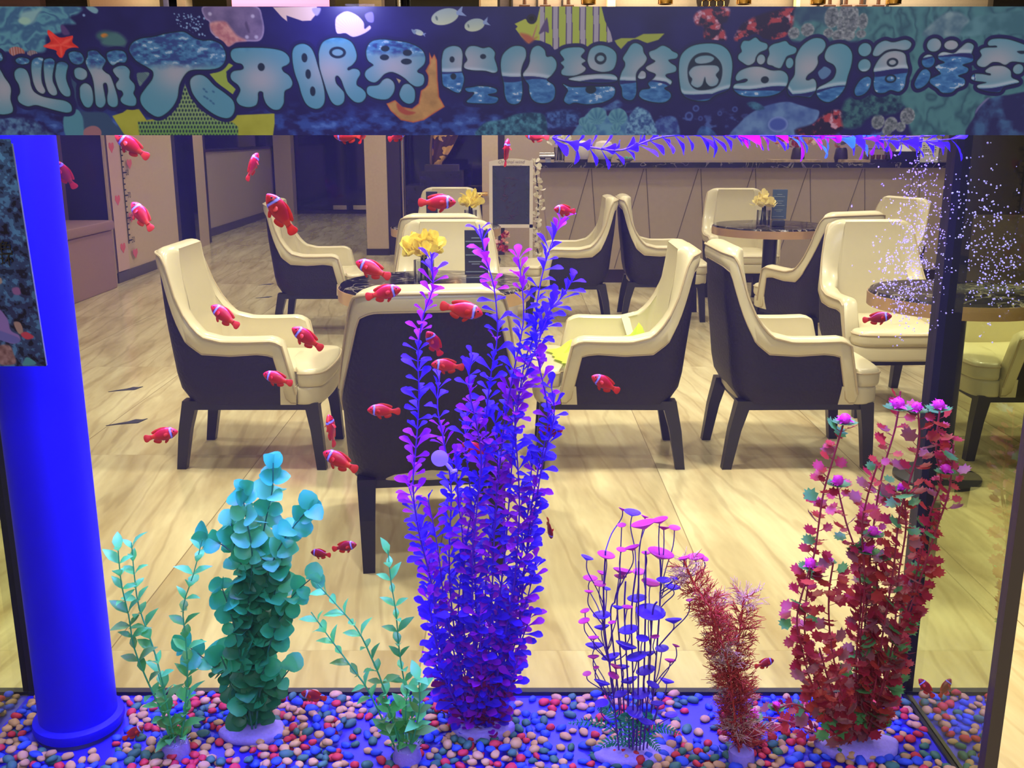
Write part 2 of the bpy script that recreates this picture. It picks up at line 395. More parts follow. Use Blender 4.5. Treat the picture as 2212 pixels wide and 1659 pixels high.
# upper wall strips seen over the banner
def strip(x0, x1, rgb, Y=10.86, z0=2.2, z1=3.2, nm='trim', i=[20]):
    p, q = Q(x0, 8, Y), Q(x1, 8, Y); i[0] += 1
    structure('%s_%d' % (nm, i[0]), MB().box(p.x, q.x, Y, Y + 0.04, z0, z1), mat('upper_panel_%d_%d_%d' % rgb, rgb, 0.6))
for a in ((0, 125, (70, 52, 46)), (195, 318, (200, 170, 140)), (318, 345, (130, 124, 170)), (350, 362, (130, 124, 170)), (382, 400, (200, 170, 140)),
          (560, 598, (196, 170, 142)), (796, 830, (150, 130, 120)), (1035, 1070, (190, 150, 112)), (1080, 1100, (92, 76, 74))):
    strip(*a)

# ------------------------------------------------------------------ bar back wall: lit shelf niches with bottles
NICHE = mat('niche_back', (168, 140, 118), 0.5); LIT = mat('lit_niche_edge', (255, 226, 150), 0.5, emit=(255, 214, 130), estr=1.1)
for k, (x0, x1) in enumerate(((1106, 1325), (1724, 1925))):
    p, q = Q(x0, 10, 10.7), Q(x1, 10, 10.7)
    t = empty('bottle_shelf', (p.x, 10.7, 2.38), label='lit shelf niche with a row of bottles, %s of the bar wall' % ('left' if k == 0 else 'right'), cat='shelf', group=None)
    wd = q.x - p.x
    MB().box(0, wd, 0.12, 0.15, 0, 0.8).build('back_panel', NICHE, t, smooth=False)
    MB().box(-0.02, wd + 0.02, -0.02, 0.14, -0.03, 0.0).build('shelf_board', BROWN, t, smooth=False)
    for xx in np.linspace(0.0, wd, 5): MB().box(xx - 0.01, xx + 0.01, 0.09, 0.12, 0, 0.8).build('divider', BROWN, t, smooth=False)
    MB().box(wd - 0.06 if k == 0 else -0.02, wd + 0.02 if k == 0 else 0.02, 0.0, 0.1, 0, 0.8).build('light_strip', LIT, t, smooth=False)
AMB = mat('amber_bottle', (84, 52, 38), 0.12); LAB = mat('bottle_label', (226, 205, 180), 0.6)
names = ['first', 'second', 'third', 'fourth']
for (xs, side) in (((1133, 1178, 1228), 'left'), ((1793, 1828, 1861, 1898), 'right')):
    for i, x in enumerate(xs):
        p = Q(x, 18, 10.7)
        t = empty('liquor_bottle', (p.x, 10.72, 2.38), label='square amber bottle with pale label, %s from the left on the %s shelf' % (names[i], side), cat='bottle', group='bottles on the bar shelves')
        o_ = [(-0.055, -0.03), (0.055, -0.03), (0.055, 0.03), (-0.055, 0.03)]
        MB().slab(o_, 0.0, 0.17, 0.01).lathe([(0.02, 0.16), (0.018, 0.22), (0.024, 0.22), (0.024, 0.25)], 12).build('glass_body', AMB, t)
        MB().box(-0.04, 0.04, -0.034, -0.031, 0.04, 0.13).build('label', LAB, t, smooth=False)
# brass pendants over the bar
for i, x in enumerate((1271, 1437, 1606, 1766, 1929)):
    p = Q(x, 18, 8.7)
    t = empty('pendant_lamp', (p.x, 8.7, 3.2), label='short brass cylinder pendant over the bar, %s from the left' % (names + ['fifth'])[i], cat='pendant lamp', group='brass pendants over the bar')
    MB().tube([(0, 0, 0), (0, 0, -0.55)], 0.004, 6).build('cord', INK, t)
    MB().lathe([(0.0, -0.5), (0.05, -0.5), (0.055, -0.52), (0.055, -0.80), (0.062, -0.83), (0.062, -0.885), (0.05, -0.885), (0.05, -0.6), (0.0, -0.6)], 24).build('shade', GOLD, t)
# hexagonal lattice artwork
t = empty('lattice_artwork', (Q(1540, 5, 10.85).x, 10.85, 2.62), label='round wall plaque with golden hexagon lattice above the bar', cat='wall art')
MB().lathe([(0.17, -0.01), (0.17, 0.01)], 32).build('disc', BROWN, t).rotation_euler = (PI / 2, 0, 0)
b = MB()
for i in range(-3, 4):
    for j in range(-3, 4):
        cx = i * 0.075 + (j % 2) * 0.0375; cz = j * 0.065
        if math.hypot(cx, cz) > 0.145: continue
        for k in range(3):
            a = R(90 + 120 * k); b.tube([(cx, -0.018, cz), (cx + 0.042 * math.cos(a), -0.018, cz + 0.042 * math.sin(a))], 0.0035, 4)
b.build('lattice', GOLD, t)

# ------------------------------------------------------------------ bar counter
t = empty('bar_counter', (0, 8.75, 0), label='long bar counter with greige panelled front and black marble top', cat='bar counter')
X0 = Q(1172, 365, 8.75).x; X1 = 3.86
b = MB(); b.v = [(X0 - 0.02, 0, 1.0), (X1, 0, 1.0), (X1, 0.02, 0.12), (X0 + 0.09, 0.02, 0.12), (X0 - 0.02, 0.6, 1.0), (X1, 0.6, 1.0), (X1, 0.6, 0.12), (X0 + 0.09, 0.6, 0.12)]
b.f = [(0, 3, 2, 1), (4, 5, 6, 7), (0, 4, 7, 3), (1, 2, 6, 5), (0, 1, 5, 4), (3, 7, 6, 2)]; b.m = [0] * 6
b.build('front_panel', mat('bar_front_greige', (172, 154, 128), 0.5, noise_amt=0.03, nscale=20), t, smooth=False)
g_ = MB()
for i in range(8):
    xa = X0 + 0.30 + i * 0.47
    g_.tube([(xa + 0.10, -0.0015, 0.99), (xa - 0.13, 0.018, 0.13)], 0.0035, 4); g_.tube([(xa + 0.12, -0.0015, 0.99), (xa + 0.20, 0.018, 0.13)], 0.0035, 4)
g_.build('panel_grooves', mat('groove_shadow_line', (110, 96, 84), 0.7), t)
MB().box(X0 + 0.07, X1, 0.05, 0.6, 0.0, 0.12).build('kick_plinth', BROWN, t, smooth=False)
MARB = mat('black_marble', (22, 20, 26), 0.08, spec=0.6)
n_ = MARB.node_tree.nodes; l_ = MARB.node_tree.links
mw = n_.new('ShaderNodeTexNoise'); mw.inputs['Scale'].default_value = 5; mw.inputs['Detail'].default_value = 8; mw.inputs['Distortion'].default_value = 1.5
mr = n_.new('ShaderNodeValToRGB'); e = mr.color_ramp.elements
e[0].position = 0.485; e[0].color = (*lin((24, 22, 30)), 1); e[1].position = 0.5; e[1].color = (*lin((150, 140, 130)), 1)
e2 = mr.color_ramp.elements.new(0.515); e2.color = (*lin((24, 22, 30)), 1)
l_.new(n_['Texture Coordinate'].outputs['Object'], mw.inputs['Vector']); l_.new(mw.outputs['Fac'], mr.inputs[0]); l_.new(mr.outputs[0], n_['Principled BSDF'].inputs['Base Color'])
MB().box(X0 - 0.06, X1, -0.05, 0.62, 1.0, 1.045).build('marble_top', MARB, t, smooth=False)
ZC = 1.045
def bar_xy(x, dy=0.2): return (Q(x, 356, 8.75 + dy).x, 8.75 + dy, ZC)
# things on the bar
GLASSM = glassy('clear_glass', (238, 240, 245), 0.08)
PET = mat('white_petal', (240, 232, 205), 0.6, trans=0.25); YPET = mat('yellow_petal', (246, 226, 96), 0.55, trans=0.3, noise_amt=0.12, nscale=60); DKST = mat('dark_stem', (44, 52, 54), 0.6)
def petals(mb, c, r, n, seed, mi=0, up=0.35):
    rnd = random.Random(seed)
    for i in range(n):
        a = rnd.uniform(0, 2 * PI); el = rnd.uniform(-0.35, 1.2); d = Vector((math.cos(a) * math.cos(el), math.sin(a) * math.cos(el), math.sin(el)))
        base = Vector(c) + d * r * rnd.uniform(0.0, 0.35); L_ = r * rnd.uniform(0.65, 1.0); wd = L_ * rnd.uniform(0.35, 0.5)
        s = d.cross(Vector((rnd.uniform(-1, 1), rnd.uniform(-1, 1), 1))).normalized(); nn = s.cross(d)
        v = []
        for t_, w_ in ((0, 0.15), (0.35, 0.7), (0.7, 1), (0.92, 0.75), (1, 0.25)):
            p = base + d * L_ * t_ + nn * L_ * up * t_ * t_
            v += [p - s * wd * w_, p + nn * wd * 0.15, p + s * wd * w_]
        f = []
        for k in range(4): f += [(3 * k, 3 * k + 1, 3 * k + 4, 3 * k + 3), (3 * k + 1, 3 * k + 2, 3 * k + 5, 3 * k + 4)]
        mb.add(v, f, mi)
def vase(loc, scale, label, petal, seed, r=0.085, n=26, gh=0.13):
    t = empty('flower_vase', loc, label=label, cat='vase of flowers'); t.scale = (scale,) * 3
    MB().lathe([(0.045, 0.0), (0.05, 0.005), (0.05, gh), (0.046, gh), (0.045, 0.012), (0.0, 0.012)], 24).build('glass_vase', GLASSM, t)
    b = MB()
    for k in range(5): b.tube([(0.02 * math.cos(k * 1.3), 0.02 * math.sin(k * 1.3), 0.015), (0.01 * math.cos(k), 0.01 * math.sin(k), gh + 0.03)], 0.005, 5)
    b.build('stems', DKST, t)
    b = MB()
    for k in range(5):
        a = 2 * PI * k / 5 + seed; petals(b, (0.055 * math.cos(a), 0.055 * math.sin(a), gh + 0.035 + 0.012 * (k % 2)), r * 0.72, n // 3, seed * 7 + k)
    petals(b, (0, 0, gh + 0.07), r * 0.8, n // 2, seed * 7 + 9)
    b.build('blossoms', petal, t)
    return t
vase(bar_xy(1208, 0.12), 0.95, 'square glass vase of white flowers on the left end of the bar', PET, 3)
t = empty('chrome_tap_set', bar_xy(1185, 0.1), label='polished chrome roll holder on the left end of the bar', cat='bar fitting')
MB().tube([(-0.08, 0, 0.05), (0.05, 0, 0.05)], 0.03, 16).build('roll', CHROME, t)
MB().box(-0.03, 0.02, -0.03, 0.03, 0, 0.025).build('foot', CHROME, t, smooth=False)
POT = mat('white_ceramic', (232, 220, 214), 0.25)
for i, (x, wd) in enumerate(((1257, 0.062), (1303, 0.085))):
    t = empty('ceramic_jar', bar_xy(x, 0.15), label=('narrow' if i == 0 else 'wide') + ' rounded white jar on the bar under the floating plant', cat='jar')
    MB().lathe([(wd * .8, 0.02), (wd, 0.05), (wd * 1.02, 0.12), (wd * .8, 0.165), (wd * .3, 0.18)], 24).build('jar_body', POT, t)
    MB().lathe([(wd * .8, 0.0), (wd * .82, 0.022)], 24).build('dark_foot', BROWN, t)
t = tag(MB().box(-0.07, 0.05, 0, 0.5, 0, 0.36).build('espresso_machine', mat('cream_enamel', (220, 190, 160), 0.3), smooth=False), 'tall cream appliance half hidden behind the banner on the bar', 'appliance'); t.location = bar_xy(1305, 0.32)
t = empty('sweets_plate', bar_xy(1350, 0.1), label='shallow white dish of green sweets on the bar', cat='dish')
MB().lathe([(0.04, 0.0), (0.05, 0.004), (0.085, 0.03), (0.08, 0.03), (0.04, 0.012), (0, 0.012)], 24).build('dish', POT, t)
b = MB(); rr = random.Random(4)
for k in range(26): b.ell((rr.uniform(-.055, .055), rr.uniform(-.055, .055), 0.03 + rr.uniform(0, .01)), (0.009, 0.009, 0.007), 6, 4)
b.build('sweets', mat('green_sweets', (60, 160, 120), 0.4), t)
def posy(x, y0, wpx, label, cols, seed, dark=True):
    p = bar_xy(x, 0.2); t = empty('dried_bouquet', p, label=label, cat='bouquet')
    MB().lathe([(0.05, 0), (0.06, 0.03), (0.05, 0.1), (0.04, 0.12)], 16).build('dark_pot', BROWN, t)
    for k, cc in enumerate(cols):
        rr = random.Random(seed * 5 + k)
        for q in range(5):
            b = MB(); petals(b, (rr.uniform(-.16, .16), rr.uniform(-.05, .05), rr.uniform(0.10, 0.33)), 0.055, 9, seed + k * 11 + q)
            b.build('blossom', mat('dried_petal_%d_%d_%d' % cc, cc, 0.5, trans=0.2), t)
posy(1722, 320, 90, 'orange and green dried bouquet on the right half of the bar', [(226, 120, 80), (240, 170, 110), (140, 150, 100), (236, 214, 180), (214, 96, 70)], 5)
posy(1815, 320, 90, 'pale gold bouquet right of the orange bouquet on the bar', [(226, 150, 70), (200, 196, 170), (120, 120, 130)], 8)
for (x, wd, dp) in ((1720, 0.42, 0.02), (1850, 0.22, 0.02)):
    t = tag(MB().box(-wd / 2, wd / 2, -0.12, 0.12, 0, 0.02).build('serving_tray', mat('mottled_tray', (176, 150, 110), 0.4, noise_amt=0.4, nscale=25), smooth=False),
            'mottled %s tray lying on the bar under the bouquets' % ('long' if wd > .3 else 'short'), 'tray'); t.location = bar_xy(x, 0.02 if wd > .3 else 0.0); t.location.y = 8.85
t = empty('glass_rack', bar_xy(1890, 0.15), label='brown rack of small cups beside the tissue box', cat='cup rack')
CUPM = mat('amber_cup', (120, 76, 56), 0.2)
MB().box(-0.1, 0.1, -0.05, 0.05, 0, 0.02).tube([(-0.1, 0, 0.02), (-0.1, 0, 0.11), (0.1, 0, 0.11), (0.1, 0, 0.02)], 0.004, 6).build('rack', BROWN, t)
for k in range(4): MB().lathe([(0.012, 0.02), (0.017, 0.025), (0.02, 0.06)], 12, cx=-0.075 + 0.05 * k).build('cup', CUPM, t)
t = empty('tissue_box', bar_xy(1950, 0.1), label='black tissue box with a white tissue on the bar', cat='tissue box')
MB().slab([(-0.145, -0.06), (0.145, -0.06), (0.145, 0.06), (-0.145, 0.06)], 0, 0.09, 0.006).build('box_body', mat('black_lacquer', (24, 24, 30), 0.25), t)
b = MB(); rr = random.Random(2)
b.loft([[(0.075 * (1 - q) * math.cos(a) - 0.02 * q + 0.01 * math.sin(3 * a + q * 3), 0.03 * (1 - q) * math.sin(a), 0.088 + 0.06 * q) for a in [2 * PI * j / 14 for j in range(14)]] for q in (0, .25, .5, .75, .97)])
b.build('tissue', mat('tissue_paper', (250, 246, 236), 0.8), t)
t = empty('price_card', bar_xy(2005, 0.02), label='white printed price card standing at the right end of the bar', cat='price card')
MB().box(-0.077, 0.077, -0.004, 0.0, 0.0, 0.2).build('card', WHITE, t, smooth=False)
b = MB()
for k, z in enumerate((0.165, 0.135, 0.12, 0.1, 0.085, 0.06)):
    for q in range(6):
        if (k * 7 + q * 3) % 5: b.box(-0.06 + q * 0.02, -0.045 + q * 0.02, -0.0055, -0.0045, z, z + (0.007 if k in (1, 3) else 0.004))
b.build('print_lines', INK, t, smooth=False)
t = tag(MB().lathe([(0.06, 0), (0.075, 0.02), (0.05, 0.2), (0.07, 0.34), (0.03, 0.36)], 16).build('glass_jug', GLASSM), 'clear glass jug beyond the price card', 'jug'); t.location = bar_xy(2042, 0.25)
# ------------------------------------------------------------------ armchairs
CREAM = mat('cream_leather', (208, 197, 160), 0.32, noise_amt=0.02, nscale=8, bump=0.06, bscale=260, coat=0.15)
def quilt_material():
    m = mat('dark_quilted_fabric', (36, 31, 31), 0.55, spec=0.3)
    nt = m.node_tree; N = nt.nodes; L = nt.links
    br = N.new('ShaderNodeTexVoronoi'); br.inputs['Scale'].default_value = 85
    L.new(N['Texture Coordinate'].outputs['Object'], br.inputs['Vector'])
    bp = N.new('ShaderNodeBump'); bp.inputs['Strength'].default_value = 0.5; bp.inputs['Distance'].default_value = 0.003
    L.new(br.outputs['Distance'], bp.inputs['Height']); L.new(bp.outputs[0], N['Principled BSDF'].inputs['Normal'])
    return m
QUILT = quilt_material()
LEGM = mat('black_wood_leg', (26, 25, 28), 0.35); PIPE = mat('olive_piping', (186, 168, 130), 0.5)
REAR = [(0.27, 0.045), (0.293, 0.042), (0.32, 0.012), (0.386, -0.002), (0.517, -0.016), (0.634, -0.032), (0.78, -0.044), (0.83, -0.046), (0.87, -0.04)]
FRONT = [(0.27, 0.47), (0.333, 0.478), (0.393, 0.468), (0.472, 0.458), (0.54, 0.45), (0.87, 0.40)]
def yr(z): return interp(z, [p[0] for p in REAR], [p[1] for p in REAR])
def yf(z): return interp(z, [p[0] for p in FRONT], [p[1] for p in FRONT])
EDGE = [(-0.04, 0.868), (-0.008, 0.858), (0.002, 0.838), (0.014, 0.805), (0.032, 0.723), (0.075, 0.621), (0.133, 0.556), (0.208, 0.537), (0.304, 0.537), (0.4, 0.54), (0.443, 0.517), (0.457, 0.472), (0.468, 0.393), (0.478, 0.333)]
BAND = [(-0.045, 0.795), (-0.02, 0.773), (0.004, 0.685), (0.035, 0.595), (0.073, 0.517), (0.127, 0.472), (0.235, 0.465), (0.338, 0.472), (0.395, 0.465), (0.413, 0.432), (0.422, 0.373), (0.431, 0.293)]
def tt(y, z): return max(0, (y - yr(z)) / (yf(z) - yr(z)))
ET = [(tt(y, z), z) for y, z in EDGE]; BT = [(tt(y, z), z) for y, z in BAND]
def ztop(t): return interp(t, [p[0] for p in ET], [p[1] for p in ET])
def zband(t): return min(interp(t, [p[0] for p in BT], [p[1] for p in BT]) if t < 0.93 else 0.275, ztop(t) - 0.03)
def W(z): return interp(z, [0.27, 0.32, 0.53, 0.66, 0.87], [0.238, 0.252, 0.262, 0.243, 0.218])
TC = 0.21
path = []                                         # (sx, t) from the left arm front round the back to the right arm front
for i in range(19): path.append((1.0, 1.0 - (1.0 - TC) * i / 18))
for i in range(1, 15):
    a = PI / 2 * i / 14; path.append((0.63 + 0.37 * math.cos(a), TC * (1 - math.sin(a))))
for i in range(1, 7): path.append((0.63 - 0.63 * i / 6, 0.0))
path = path + [(-a, b) for a, b in reversed(path[:-1])]
def shell_point(k, z, off=0.0):
    def P(j):
        sx, t = path[j]; return Vector((W(z) * sx, yr(z) + t * (yf(z) - yr(z)), 0))
    a, b = P(max(k - 1, 0)), P(min(k + 1, len(path) - 1))
    d = (b - a).normalized(); n = Vector((-d.y, d.x, 0))
    sgn = 1 if (Vector((0, 0.25, 0)) - P(k)).dot(n) > 0 else -1
    p = P(k) + n * sgn * off
    p.z = z; return p
def build_chair():
    root = empty('armchair', (0, 0, 0), cat='armchair', group='cream and dark armchairs around the cafe tables')
    K = len(path)
    th = [0.062 if t > 0.3 else 0.075 for _, t in path]
    zt = [ztop(t) for _, t in path]; zb = [zband(t) for _, t in path]
    # outer dark shell
    b = MB(); rows = 9; v = []
    for r in range(rows + 1):
        for k in range(K): v.append(shell_point(k, 0.27 + (zb[k] - 0.27) * r / rows, 0.004))
    f = [(r * K + k, r * K + k + 1, (r + 1) * K + k + 1, (r + 1) * K + k) for r in range(rows) for k in range(K - 1)]
    b.add(v, f); n0 = len(b.v)
    b.add([shell_point(k, 0.27, q) for q in (0.004, 0.05) for k in range(K)], [(k, K + k, K + k + 1, k + 1) for k in range(K - 1)])
    b.build('outer_back_panel', QUILT, root)
    # cream upholstery: band, rounded top, inner face
    b = MB(); rings = []
    for k in range(K):
        z0, z1, h = zb[k], zt[k], th[k]; r = h / 2; zz = z1 - r * 0.55
        col = [shell_point(k, z0, 0.004), shell_point(k, z0 + 0.006, -0.003), shell_point(k, (z0 + zz) / 2, -0.006), shell_point(k, zz, -0.005)]
        for q in range(1, 6):
            a = PI * q / 6; p = shell_point(k, min(z1, zz + 0.02), r - (r + 0.005) * math.cos(a)); p.z = zz + (z1 - zz) * math.sin(a); col.append(p)
        lo = 0.34
        for q in range(0, 7):
            z = zz + (lo - zz) * q / 6; t = path[k][1]
            bulge = 0.012 * math.sin(PI * q / 6) if t < 0.25 else 0.004 * math.sin(PI * q / 6)
            col.append(shell_point(k, z, h + bulge + (0.02 * (q / 6) if t < 0.2 else 0)))
        rings.append(col)
    n = len(rings[0]); v = [p for c in rings for p in c]
    f = [(i * n + j, i * n + j + 1, (i + 1) * n + j + 1, (i + 1) * n + j) for i in range(K - 1) for j in range(n - 1)]
    f += [tuple(range(n - 1, -1, -1)), tuple((K - 1) * n + j for j in range(n))]
    # fronts of the arms reach down to the rail
    b.add(v, f)
    for sgn, k in ((1, 0), (-1, K - 1)):
        fr = [shell_point(k, 0.27, 0.0), shell_point(k, 0.345, 0.0), shell_point(k, 0.345, 0.07), shell_point(k, 0.27, 0.07)]
        bk = [p + Vector((0, -0.06, 0)) for p in fr]; b.add(fr + bk, [(0, 1, 2, 3), (4, 7, 6, 5), (0, 4, 5, 1), (1, 5, 6, 2), (2, 6, 7, 3), (3, 7, 4, 0)])
    b.build('upholstered_back_and_arms', CREAM, root, angle=60)
    b = MB(); b.tube([shell_point(k, zt[k] - th[k] * 0.27, -0.008) for k in range(K)], 0.0042, 6)
    b.tube([shell_point(k, zb[k], 0.0) + Vector((0, 0, 0.001)) for k in range(K)], 0.003, 5)
    b.build('piping', PIPE, root)
    # seat
    ol = smooth_path([(-0.19, 0.06, 0), (-0.192, 0.3, 0), (-0.195, 0.46, 0), (-0.238, 0.485, 0), (-0.236, 0.54, 0), (-0.19, 0.578, 0), (0, 0.592, 0), (0.19, 0.578, 0), (0.236, 0.54, 0), (0.238, 0.485, 0), (0.195, 0.46, 0), (0.192, 0.3, 0), (0.19, 0.06, 0)], 4, closed=True)
    o2 = [(p.x, p.y) for p in ol]
    MB().slab(o2, 0.335, 0.408, 0.022, dome=0.012).build('seat_cushion', CREAM, root, angle=60)
    MB().tube([(x, y, 0.392) for x, y in o2] + [(o2[0][0], o2[0][1], 0.392)], 0.004, 6).build('seat_piping', PIPE, root)
    MB().slab([(x * 0.985, y * 0.985) for x, y in o2], 0.268, 0.338, 0.012).build('seat_base', CREAM, root, angle=60)
    # legs and rail
    for sx in (-1, 1):
        b = MB(); b.loft([[(sx * (0.195 + dx), y0 + dy, z) for dx, dy in ((-h, -h), (h, -h), (h, h), (-h, h))] for (h, y0, z) in ((0.018, 0.0, 0.0), (0.023, 0.025, 0.16), (0.028, 0.055, 0.28))])
        b.build('leg', LEGM, root, smooth=False)
        b = MB(); b.loft([[(sx * (0.205 + dx), y0 + dy, z) for dx, dy in ((-h, -h), (h, -h), (h, h), (-h, h))] for (h, y0, z) in ((0.018, 0.553, 0.0), (0.022, 0.54, 0.16), (0.027, 0.525, 0.275))])
        b.build('leg', LEGM, root, smooth=False)
    b = MB()
    b.box(-0.222, -0.19, 0.06, 0.53, 0.245, 0.275).box(0.19, 0.222, 0.06, 0.53, 0.245, 0.275).box(-0.2, 0.2, 0.05, 0.08, 0.245, 0.275).box(-0.2, 0.2, 0.515, 0.545, 0.245, 0.275)
    b.build('rail', LEGM, root, smooth=False)
    return root
proto_chair = build_chair()
chair_used = [False]
def chair(x, y, face, label):
    """x, y: the middle of the seat; face: heading in degrees (0 faces +x, 90 away from the viewer)"""
    o = proto_chair if not chair_used[0] else copy_tree(proto_chair)
    chair_used[0] = True
    a = R(face - 90); off = Matrix.Rotation(a, 3, 'Z') @ Vector((0, 0.27, 0))
    o.location = (x - off.x, y - off.y, 0); o.rotation_euler = (0, 0, a); o['label'] = label
    return o
chair(-1.03, 3.93, 0, 'large cream armchair at the left front, side on, facing right')
chair(0.395, 3.93, 179, 'cream armchair holding the lime bag, facing left, behind the purple plant')
chair(1.11, 3.93, 1, 'cream armchair back to back with the lime bag chair, facing right')
chair(-0.27, 3.07, 97, 'armchair seen from behind, nearest the tank, dark back toward us')
chair(1.80, 4.75, -88, 'armchair facing us at the right behind the red plant and bubbles')
chair(-0.32, 4.76, -90, 'armchair facing us across the near round table with the black menu stand')
chair(-1.27, 6.60, 0, 'armchair at the left rear, facing right, behind the left front chair')
chair(-0.39, 5.68, 91, 'armchair seen from behind just past the chair that faces us, its band only showing')
chair(-0.50, 7.85, -90, 'farthest centre armchair facing us under the golden sculpture')
chair(0.40, 7.0, 180, 'rear armchair facing left in front of the bar, back touching its neighbour')
chair(1.06, 7.1, -2, 'rear armchair facing right in front of the bar, back touching its neighbour')
chair(1.76, 7.72, -90, 'rear armchair facing us against the bar, behind the table with blue menu stand')
chair(1.78, 5.80, 112, 'armchair turned away to the left, between the right tables, seen from behind')
chair(2.42, 6.75, 205, 'rearmost right armchair turned toward the table, behind the bubbles')

chair(2.13, 4.04, 180, 'armchair seen through the greenish side glass at the right edge, facing left')

# ------------------------------------------------------------------ round tables
TABR = mat('brass_rim', (196, 160, 120), 0.3, metal=0.6)
TABB = mat('black_pedestal', (28, 32, 40), 0.3)
def table(x, y, label, r=0.37):
    t = empty('round_table', (x, y, 0), label=label, cat='round table', group='round cafe tables')
    MB().lathe([(0.0, 0.70), (r - 0.004, 0.70), (r - 0.002, 0.712), (r - 0.01, 0.722), (0, 0.722)], 64).build('marble_top', MARB, t, angle=30)
    MB().lathe([(r - 0.03, 0.665), (r, 0.665), (r + 0.001, 0.712), (r - 0.03, 0.712)], 64, cap=False).build('rim_band', TABR, t, angle=30)
    MB().lathe([(0.045, 0.02), (0.045, 0.67)], 24).build('pedestal', TABB, t)
    MB().lathe([(0.16, 0.0), (0.16, 0.012), (0.06, 0.03)], 40).build('foot_plate', TABB, t, angle=30)
    return t
table(-0.30, 3.83, 'near round black marble table with the black menu stand and yellow flowers')
table(1.63, 3.62, 'right round marble table partly behind the bubbles and tank corner', r=0.31)
table(-0.415, 6.31, 'rear round table half hidden behind the chair backs, centre left', r=0.345)
table(1.645, 6.37, 'rear round table in front of the bar with blue menu stand and vase')
vase((-0.335, 3.78, 0.722), 0.78, 'vase of yellow flowers on the near round table', YPET, 5, r=0.10, n=36, gh=0.12)
vase((-0.26, 6.31, 0.722), 0.8, 'vase of yellow flowers on the rear centre table', YPET, 6, r=0.10, gh=0.12)
vase((1.555, 6.22, 0.722), 0.85, 'vase of pale yellow flowers on the table before the bar', mat('pale_yellow_petal', (240, 224, 150), 0.55, trans=0.3), 7, r=0.085, gh=0.12)
MENU = mat('menu_black', (34, 38, 48), 0.35); MENUT = mat('menu_print', (120, 132, 140), 0.6)
MENUBL = mat('menu_slate_blue', (62, 82, 104), 0.4)
def menu_stand(loc, wd, hh, m, label, rz):
    t = empty('menu_stand', loc, rz, label=label, cat='menu stand')
    MB().slab([(-wd * .45, -0.035), (wd * .45, -0.035), (wd * .45, 0.035), (-wd * .45, 0.035)], 0, 0.04, 0.006).build('foot', MENU, t)
    MB().box(-wd / 2, wd / 2, -0.012, 0.012, 0.045, hh).build('card_panel', m, t, smooth=False)
    MB().box(wd / 2 - 0.005, wd / 2 + 0.003, -0.01, 0.06, 0.045, hh).build('side_panel', m, t, smooth=False)
    b = MB()
    for k, q in enumerate((0.86, 0.8, 0.68, 0.62, 0.56, 0.44, 0.4, 0.26)):
        ww = wd * (0.2 + 0.13 * ((k * 5) % 3)); b.box(-ww, ww * 0.8, -0.0135, -0.0125, hh * q, hh * q + hh * 0.018)
    b.build('print', MENUT, t, smooth=False)
    return t
menu_stand((-0.135, 3.74, 0.722), 0.085, 0.21, MENU, 'tall black menu stand on the near round table', 0.05)
menu_stand((1.66, 6.27, 0.722), 0.085, 0.225, MENUBL, 'slate blue folded menu stand on the table before the bar', -0.15)
t = tag(MB().box(-0.035, 0.035, -0.01, 0.01, 0, 0.21).build('card_holder', MENU, smooth=False), 'small dark card on the rear centre table', 'card'); t.location = (-0.50, 6.30, 0.722)
t = empty('white_card_box', (-0.335, 3.58, 0.722), 0.3, label='small white card box on the near table beside the vase', cat='box')
MB().box(-0.05, 0.05, -0.035, 0.035, 0.0, 0.02).build('box_body', WHITE, t, smooth=False)
MB().box(-0.015, 0.025, -0.02, 0.02, 0.02, 0.0215).build('red_print', mat('red_print', (200, 60, 50), 0.5), t, smooth=False)
# lime bag and paper tag on the centre right chair
t = empty('lime_cloth_bag', (0.38, 3.86, 0.42), label='crumpled lime green cloth lying on the seat of the armchair facing left', cat='cloth bag')
b = MB(); nx, ny = 26, 18; v = []
for j in range(ny + 1):
    for i in range(nx + 1):
        u, q = i / nx, j / ny; x = -0.19 + 0.38 * u - 0.05 * q * (1 - u); y = -0.13 + 0.26 * q
        e = min(u, 1 - u, q, 1 - q); h = 0.006 + (0.030 + 0.05 * u) * min(1, e * 5) * (0.35 + abs(noise.noise(Vector((u * 4.2, q * 3, 2.0)))) * 2.4)
        v.append((x + 0.02 * noise.noise(Vector((q * 5, u, 0))), y, h))
f = [(j * (nx + 1) + i, j * (nx + 1) + i + 1, (j + 1) * (nx + 1) + i + 1, (j + 1) * (nx + 1) + i) for j in range(ny) for i in range(nx)]
b.add(v, f); b.build('cloth', mat('lime_cloth', (214, 238, 70), 0.6, trans=0.2), t, angle=25)
t = tag(MB().box(-0.03, 0.03, 0, 0.002, 0, 0.09).build('paper_tag', WHITE, smooth=False), 'white paper tag leaning inside the armchair that holds the lime cloth', 'paper tag')
t.location = Q(1368, 722, 4.12); t.rotation_euler = (-0.2, -0.25, 0.4)

